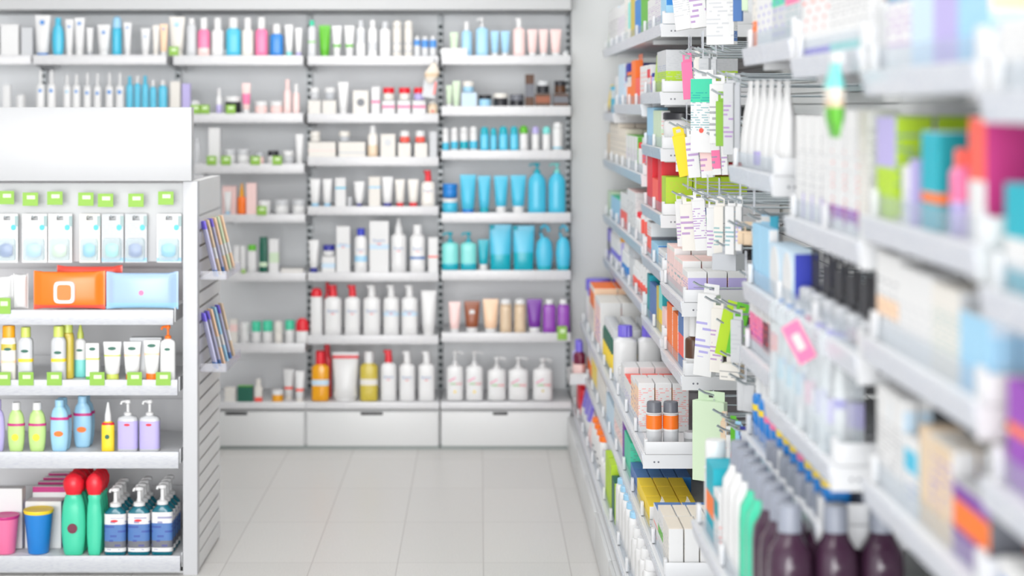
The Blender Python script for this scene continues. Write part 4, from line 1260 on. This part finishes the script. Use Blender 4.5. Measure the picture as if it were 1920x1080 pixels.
# toothbrush packs on the fifth shelf
for i, (c, c2) in enumerate((('cyan', 'blue'), ('cyan', 'blue'), ('cyan', 'blue'), ('pink', 'magenta'), ('lilac', 'lavender'), ('lilac', 'lavender'))):
    Y = 3.42 - i*.098
    t = thing('toothbrush_pack', 'pack', 'clear electric toothbrush pack with %s print' % cn(c), 'toothbrush fifth right-wall shelf', (.60, Y, 1.031), (0, 0, -math.pi/2+.65), group='clear toothbrush packs')
    child(t, 'backing_card', cached('tbc', lambda: boxmesh(-.04, .04, .012, .0135, 0, .21)), mat('silver', bands=((.2, .4, c), (.4, .43, 'smoke'), (.8, .95, c2))), label='printed card')
    child(t, 'clear_shell', cached('tbs', lambda: finish(loft([(0, .04, .02, 5), (.19, .04, .02, 5), (.2, .03, .015, 5)], 20), 'shell', 45)), clear((.93, .96, .97), .3), (0, 0, 0))
    child(t, 'handle', cached('tbh', lambda: finish(loft([(.01, .010, .008), (.1, .012, .009), (.15, .007, .006), (.17, .004, .004)], 12), 'tbh', 45)), mat('white', bands=((.4, .5, c2),)))
    child(t, 'printed_strip', cached('tbp', lambda: boxmesh(-.011, .011, -.0005, .0005, .095, .145)), mat('smoke', text=('white', 0, 1, .008)), (-.022, .011, 0))
t = thing('promo_tag', 'tag', 'tilted pink promotional tag', 'in front of the clear toothbrush packs', (.56, 3.0, 1.175))
child(t, 'card', boxmesh(-.0005, .0005, -.018, .018, 0, .07), mat('pink'), (0, 0, 0), (0, 0, 0)); t.rotation_euler = (-.55, 0, .9)
child(t, 'printed_figures', boxmesh(-.0012, -.0005, -.008, .008, .02, .05), mat('blush'))
# white bottles with purple caps behind the lime cartons
for i in range(0):
    make('can', .085, .185, .085, 'white', 'plum', dict(cap=.2, capshape='flat', cw=.9, band=((.4, .6, 'lilac'), (.1, .3, 'aqua')), look='large white tub with dark purple lid'), 'closer third right-wall shelf, behind the lime cartons', (.70 + .0*i, 2.86+.0 - i*.001 if i == 0 else 2.655 - 0*i, 1.401 if i == 0 else 1.444), (0, 0, 0)) if i == 0 else None
for i in range(1, 5):
    make('can', .09, .165, .09, 'white', 'purple', dict(cap=.24, capshape='flat', cw=.92, band=((.45, .6, 'lilac'), (.1, .35, 'aqua')), look='large white tub with purple lid'), 'behind the lime right-wall cartons', (.650+.096*i, 2.735, 1.4008), (0, 0, 0))
# hanging sample bag at the joint
t = thing('hanging_pack', 'pack', 'green and cream foil pack clipped to the shelf edge between tall-box and closer bays', '', (.548, 2.72, 1.56))
def foil():
    return finish(loft([(0, .002, .034, 5), (.006, .003, .034, 5), (.03, .012, .034, 3), (.08, .014, .034, 3), (.108, .003, .034, 5), (.116, .002, .034, 5)], 20), 'foil', 50)
child(t, 'foil_pouch', foil(), mat('cream', bands=((0, .4, 'green'), (.4, .5, 'beige'), (.65, 1, 'aqua')), rough=.3))
child(t, 'clip', boxmesh(-.004, .012, -.012, .012, .114, .13), mat('white'))
# ------------------------------------------------------------------ peg hooks and hanging goods
def hook_mesh():
    bm = bmesh.new()
    tube_path(bm, [(.0, 0, 0), (-.16, 0, 0), (-.24, 0, .0), (-.265, 0, .008), (-.28, 0, .018)], .003, 8)
    return finish(bm, 'prong', 40)
def hookbar(z, Y0, Y1):
    t = thing('hook_bar', 'bar', 'grey metal bar carrying hooks', 'right wall', (XB-.03, (Y0+Y1)/2, z), group='hook bars of the right wall')
    L = (Y1-Y0)/2
    child(t, 'bar_profile', boxmesh(-.006, .03, -L, L, -.014, .014, .002), mat((150, 165, 168), rough=.35, metal=.4))
def hook(Y, z, X=.0, L=1.0, holder=False, row='top'):
    t = thing('peg_hook', 'hook', 'bare chrome display hook%s' % (' with clear label holder' if holder else ''), '%s hook bar, right wall' % row, (XB-.036, Y, z), group='wire hooks of the right wall')
    a = child(t, 'prong', cached('prong', hook_mesh), CHROME); a.scale = (L, 1, 1)
    b = child(t, 'upper_wire', cached('uw', lambda: finish((lambda q: (tube_path(q, [(0, 0, .018), (-.24, 0, .024), (-.262, 0, .03)], .002, 6), q)[1])(bmesh.new()), 'uw', 40)), CHROME); b.scale = (L, 1, 1)
    if holder:
        child(t, 'label_holder', cached('lh', lambda: boxmesh(-.004, -.002, -.013, .013, -.02, .045, .0008)), clear((.9, .92, .96), .45), (-.262*L, 0, .02))
HZ = [(1.76, [4.78, 4.92, 5.06, 5.2, 5.34, 5.48], 1), (1.66, [4.3, 4.45, 4.6], 0), (1.555, [4.15, 4.3, 5.45], 1),
      (1.352, [4.2, 4.45, 4.7, 4.95, 5.2, 5.42], 1), (1.195, [4.0, 4.12, 4.24], 1), (1.035, [4.35, 4.6], 0), (.955, [4.05, 4.2, 4.35], 1), (.745, [4.3, 4.45, 4.6, 4.8, 4.95], 1)]
for zi, (z, ys, hl) in enumerate(HZ):
    hookbar(z, min(ys)-.06, max(ys)+.06)
    for q, Y in enumerate(ys): hook(Y, z, L=random.uniform(1.0, 1.1), holder=bool(hl), row=('top', 'second', 'third', 'fourth', 'fifth', 'sixth', 'seventh', 'lowest')[zi])
# hanging goods: x0 x1 ytop ybottom (where the piece shows), distance, thickness share, colours
HG = """
hangbox 1272 1300 -30 55 5.3 .25 white - side=white sband=.3:.5:coral tilt=8 look=tilted_white_carton_with_red_edge
hangbox 1300 1330 -35 52 5.2 .5 white - side=silver sband=.15:.3:coral tilt=6 look=tilted_white_carton_with_small_picture
hangbox 1331 1376 -40 84 4.75 .35 white - side=white sband=.05:.2:steel stxt=grey look=big_white_carton_with_blue_wave
hangbox 1376 1392 -40 40 4.5 .5 steel - side=steel look=blue_slim_hanging_carton
bag 1392 1402 -30 20 4.35 .4 pale_green - nosp=1 m=1
bag 1404 1414 -30 24 4.3 .4 silver - nosp=1 band=.5:1:lime
bag 1416 1427 -30 26 4.25 .4 pale_green - nosp=1
bag 1429 1441 -30 28 4.2 .4 white - nosp=1
hangbox 1284 1301 116 186 5.25 .3 pink - side=pink sband=.5:.75:white sband=.75:1:steel tilt=4 look=pink_hanging_carton_with_blue_head
hangbox 1302 1312 112 170 5.2 .4 ivory - side=ivory
hangbox 1312 1332 110 150 5.1 .6 silver - side=silver
hangbox 1334 1344 112 140 5.0 .6 silver - side=silver
hangbox 1300 1336 148 286 5.0 .35 white - side=white sband=.68:1:mint band=.68:1:mint look=white_carton_with_mint_top_and_red_picture dot=coral:.3:.2
hangbox 1334 1358 158 269 4.75 .3 white - side=white sband=.08:.75:tag_green sband=.8:.95:lilac look=white_carton_with_green_striped_front
hangbox 1345 1366 190 274 4.6 .35 tag_green - side=tag_green sband=.0:.06:white sband=.85:1:white look=green_and_white_slanted_carton
hangbox 1358 1378 156 290 4.45 .6 silver - side=silver look=tall_pale_grey_carton
hangbox 1378 1388 160 280 4.3 .5 grey - side=grey look=tall_mid_grey_carton
hangbox 1268 1277 248 322 5.45 .5 white - side=white sband=.3:.6:royal
hangbox 1277 1297 252 330 5.3 .25 yellow - side=yellow sband=.6:.75:red sband=.3:.45:cyan tilt=12 look=tilted_yellow_hanging_carton
hangbox 1294 1314 256 333 5.15 .35 white - side=white stxt=steel tilt=6 look=white_carton_with_barcode_edge
hangbox 1318 1338 270 333 5.0 .4 white - side=white band=.2:.8:blush tilt=5
hangbox 1338 1354 270 328 4.85 .5 white - side=white band=.2:.8:pink tilt=4
hangbox 1355 1366 274 328 4.7 .5 white - side=ivory tilt=3
hangbox 1272 1284 378 462 5.4 .4 white - side=white sband=.75:.95:lilac stxt=lavender tilt=4
hangbox 1283 1308 383 470 5.2 .35 ivory - side=ivory stxt=steel tilt=4 look=white_carton_with_fine_blue_print
hangbox 1307 1327 376 470 5.05 .25 white - side=white sband=.05:.65:mint sband=.7:.85:steel tilt=5 look=white_carton_with_mint_rectangle
hangbox 1328 1346 390 480 4.85 .4 white - side=white tilt=1
hangbox 1340 1359 387 476 4.65 .6 ivory - side=white look=plain_white_tall_carton
hangbox 1361 1379 387 477 4.5 .6 white - side=white stxt=sky look=plain_white_tall_carton
hangbox 1380 1392 388 470 4.35 .6 white - side=silver
hangbox 1339 1392 476 506 4.55 .7 grey - side=silver look=grey_wide_carton_under_the_white_ones
blister 1384 1394 416 458 4.2 .5 beige beige
blister 1396 1410 416 460 4.1 .5 beige beige
blister 1411 1422 420 462 4.05 .5 white beige
bag 1420 1432 412 470 4.0 .4 white - nosp=1 band=.5:.7:orange
bag 1430 1444 402 470 3.97 .4 sky - nosp=1 band=.8:.95:white
bag 1446 1458 405 470 3.93 .4 cyan - nosp=1
hangbox 1303 1338 550 704 4.9 .55 white - side=white sband=.68:1:pale_green stxt=grey look=long_white_carton_with_pale_green_top tilt=-4
hangbox 1333 1352 578 698 4.75 .3 ivory - side=white stxt=grey tilt=-2
hangbox 1345 1378 582 668 4.6 .25 lime - side=tag_green sband=.0:.1:royal sband=.88:.98:royal tilt=-12 look=green_thermometer_carton_with_blue_ends
hangbox 1364 1386 585 665 4.45 .25 green - side=green sband=.0:.1:royal tilt=-12 look=darker_green_thermometer_carton
hangbox 1353 1394 682 712 4.5 .6 ivory - side=beige stxt=smoke look=wide_cream_carton_with_round_marks
hangbox 1372 1392 600 680 4.35 .5 silver - side=silver
bag 1384 1398 712 770 4.2 .3 silver - nosp=1
bag 1396 1412 722 772 4.1 .3 silver - nosp=1
hangbox 1306 1356 752 902 4.8 .3 pale_green - side=pale_green stxt=grey look=large_pale_green_carton
hangbox 1352 1364 790 890 4.6 .5 beige - side=beige
blister 1362 1371 800 880 4.5 .4 white white band=.3:.5:red look=toothbrush_card_with_red_diamond
blister 1370 1378 780 912 4.4 .4 green orange look=green_and_orange_toothbrush_card
blister 1379 1387 790 914 4.3 .4 sky blue look=light_blue_toothbrush_card
blister 1388 1398 800 900 4.2 .4 navy white look=navy_toothbrush_card"""
for line in HG.strip().split('\n'):
    kd, nums, c1, c2, o = parse(line)
    x0, x1, yt, yb, Y, fr = [float(v) for v in nums]
    s = Y/F; W = (x1-x0)*s; h = (yb-yt)*s; yaw = math.radians(35)
    # a box turned 35 degrees from facing the aisle shows both its print face and its side
    wd = W*(1-fr*.6)/.62; th = max(.006, W*fr)
    if kd in ('bag', 'blister'): wd = W*1.5; th = max(.008, W*.5)
    X = ((x0+x1)/2-VX)*s; z = EYE-(yb-VY)*s
    wd = min(wd, .13); th = min(th, .05)
    zt = z + h + .0135 if kd == 'hangbox' else (z + h - .015 if kd == 'blister' else z + h - .004)
    if kd != 'bag' or True:
        tt = thing('peg_hook', 'hook', 'chrome hook holding the ' + (o.get('look') or '%s %s' % (cn(c1), PHR[kd][2])), 'right wall', (XB-.036, Y + math.sin(yaw)*th*.4, zt), group='wire hooks of the right wall')
        pr = child(tt, 'prong', cached('prong', hook_mesh), CHROME); pr.scale = (max(.2, (XB-.036-X+.03)/.28), 1, 1)
    make(kd, wd, h, th, c1, c2, o, 'hanging on right-wall hooks', (X, Y, z), (0, math.radians(-o.get('tilt', 0)), -yaw), group='goods hanging on the wall hooks')
# far corner display bin with purple packs
t = thing('corner_bin', 'bin', 'white display bin at the far right corner', '', (.40, 7.9, .36))
def bin_():
    bm = bmesh.new(); bx(bm, 0, .1, 0, .2, 0, .004); bx(bm, 0, .003, 0, .2, .004, .05); bx(bm, 0, .1, 0, .003, .004, .05); bx(bm, 0, .1, .197, .2, .004, .05)
    return finish(bm, 'bin')
child(t, 'bin_shell', bin_(), WHITE)
for i in range(2):
    make('bottle', .05, .18, .05, 'lilac' if i else 'maroon', 'lavender', dict(lab=((.1, .6, 'blush'),), cap=.25), 'far corner display bin', (.45, 7.96+i*.08, .3645), (0, 0, -.5))

# ------------------------------------------------------------------ labels: make each one single out its thing
ORD = ['leftmost', 'second from left', 'third from left', 'fourth from left', 'fifth from left', 'sixth from left', 'seventh from left', 'eighth from left', 'ninth from left', 'tenth from left']
RORD = ['rightmost', 'second from right', 'third from right', 'fourth from right', 'fifth from right', 'sixth from right', 'seventh from right', 'eighth from right', 'ninth from right', 'tenth from right']
groups = {}
for rec in THINGS: groups.setdefault((rec[1], rec[2]), []).append(rec)
longest = 0
for (look, place), recs in groups.items():
    recs.sort(key=lambda r: px_of(r[3]))
    for i, r in enumerate(recs):
        lab = look
        if place: lab += (' ' if place.split()[0] in ('on', 'above', 'in', 'hanging', 'left', 'below', 'behind') else ', ') + place
        if len(recs) > 1:
            n = len(recs)
            if n <= 20: s = ORD[i] if i < (n+1)//2 else RORD[n-1-i]
            else: s = ''
            if n == 2: s = ('left one', 'right one')[i]
            if s: lab += ', ' + s
            if r[4]: r[0]['group'] = r[4]
        elif r[4] and len(r[4]) : r[0]['group'] = r[4]
        nw = len(lab.split())
        if nw > 16: print('LONG', nw, lab)
        longest = max(longest, nw); r[0]['label'] = lab
print('things', len(THINGS), 'meshes', len(bpy.data.meshes), 'mats', len(bpy.data.materials), 'longest', longest)
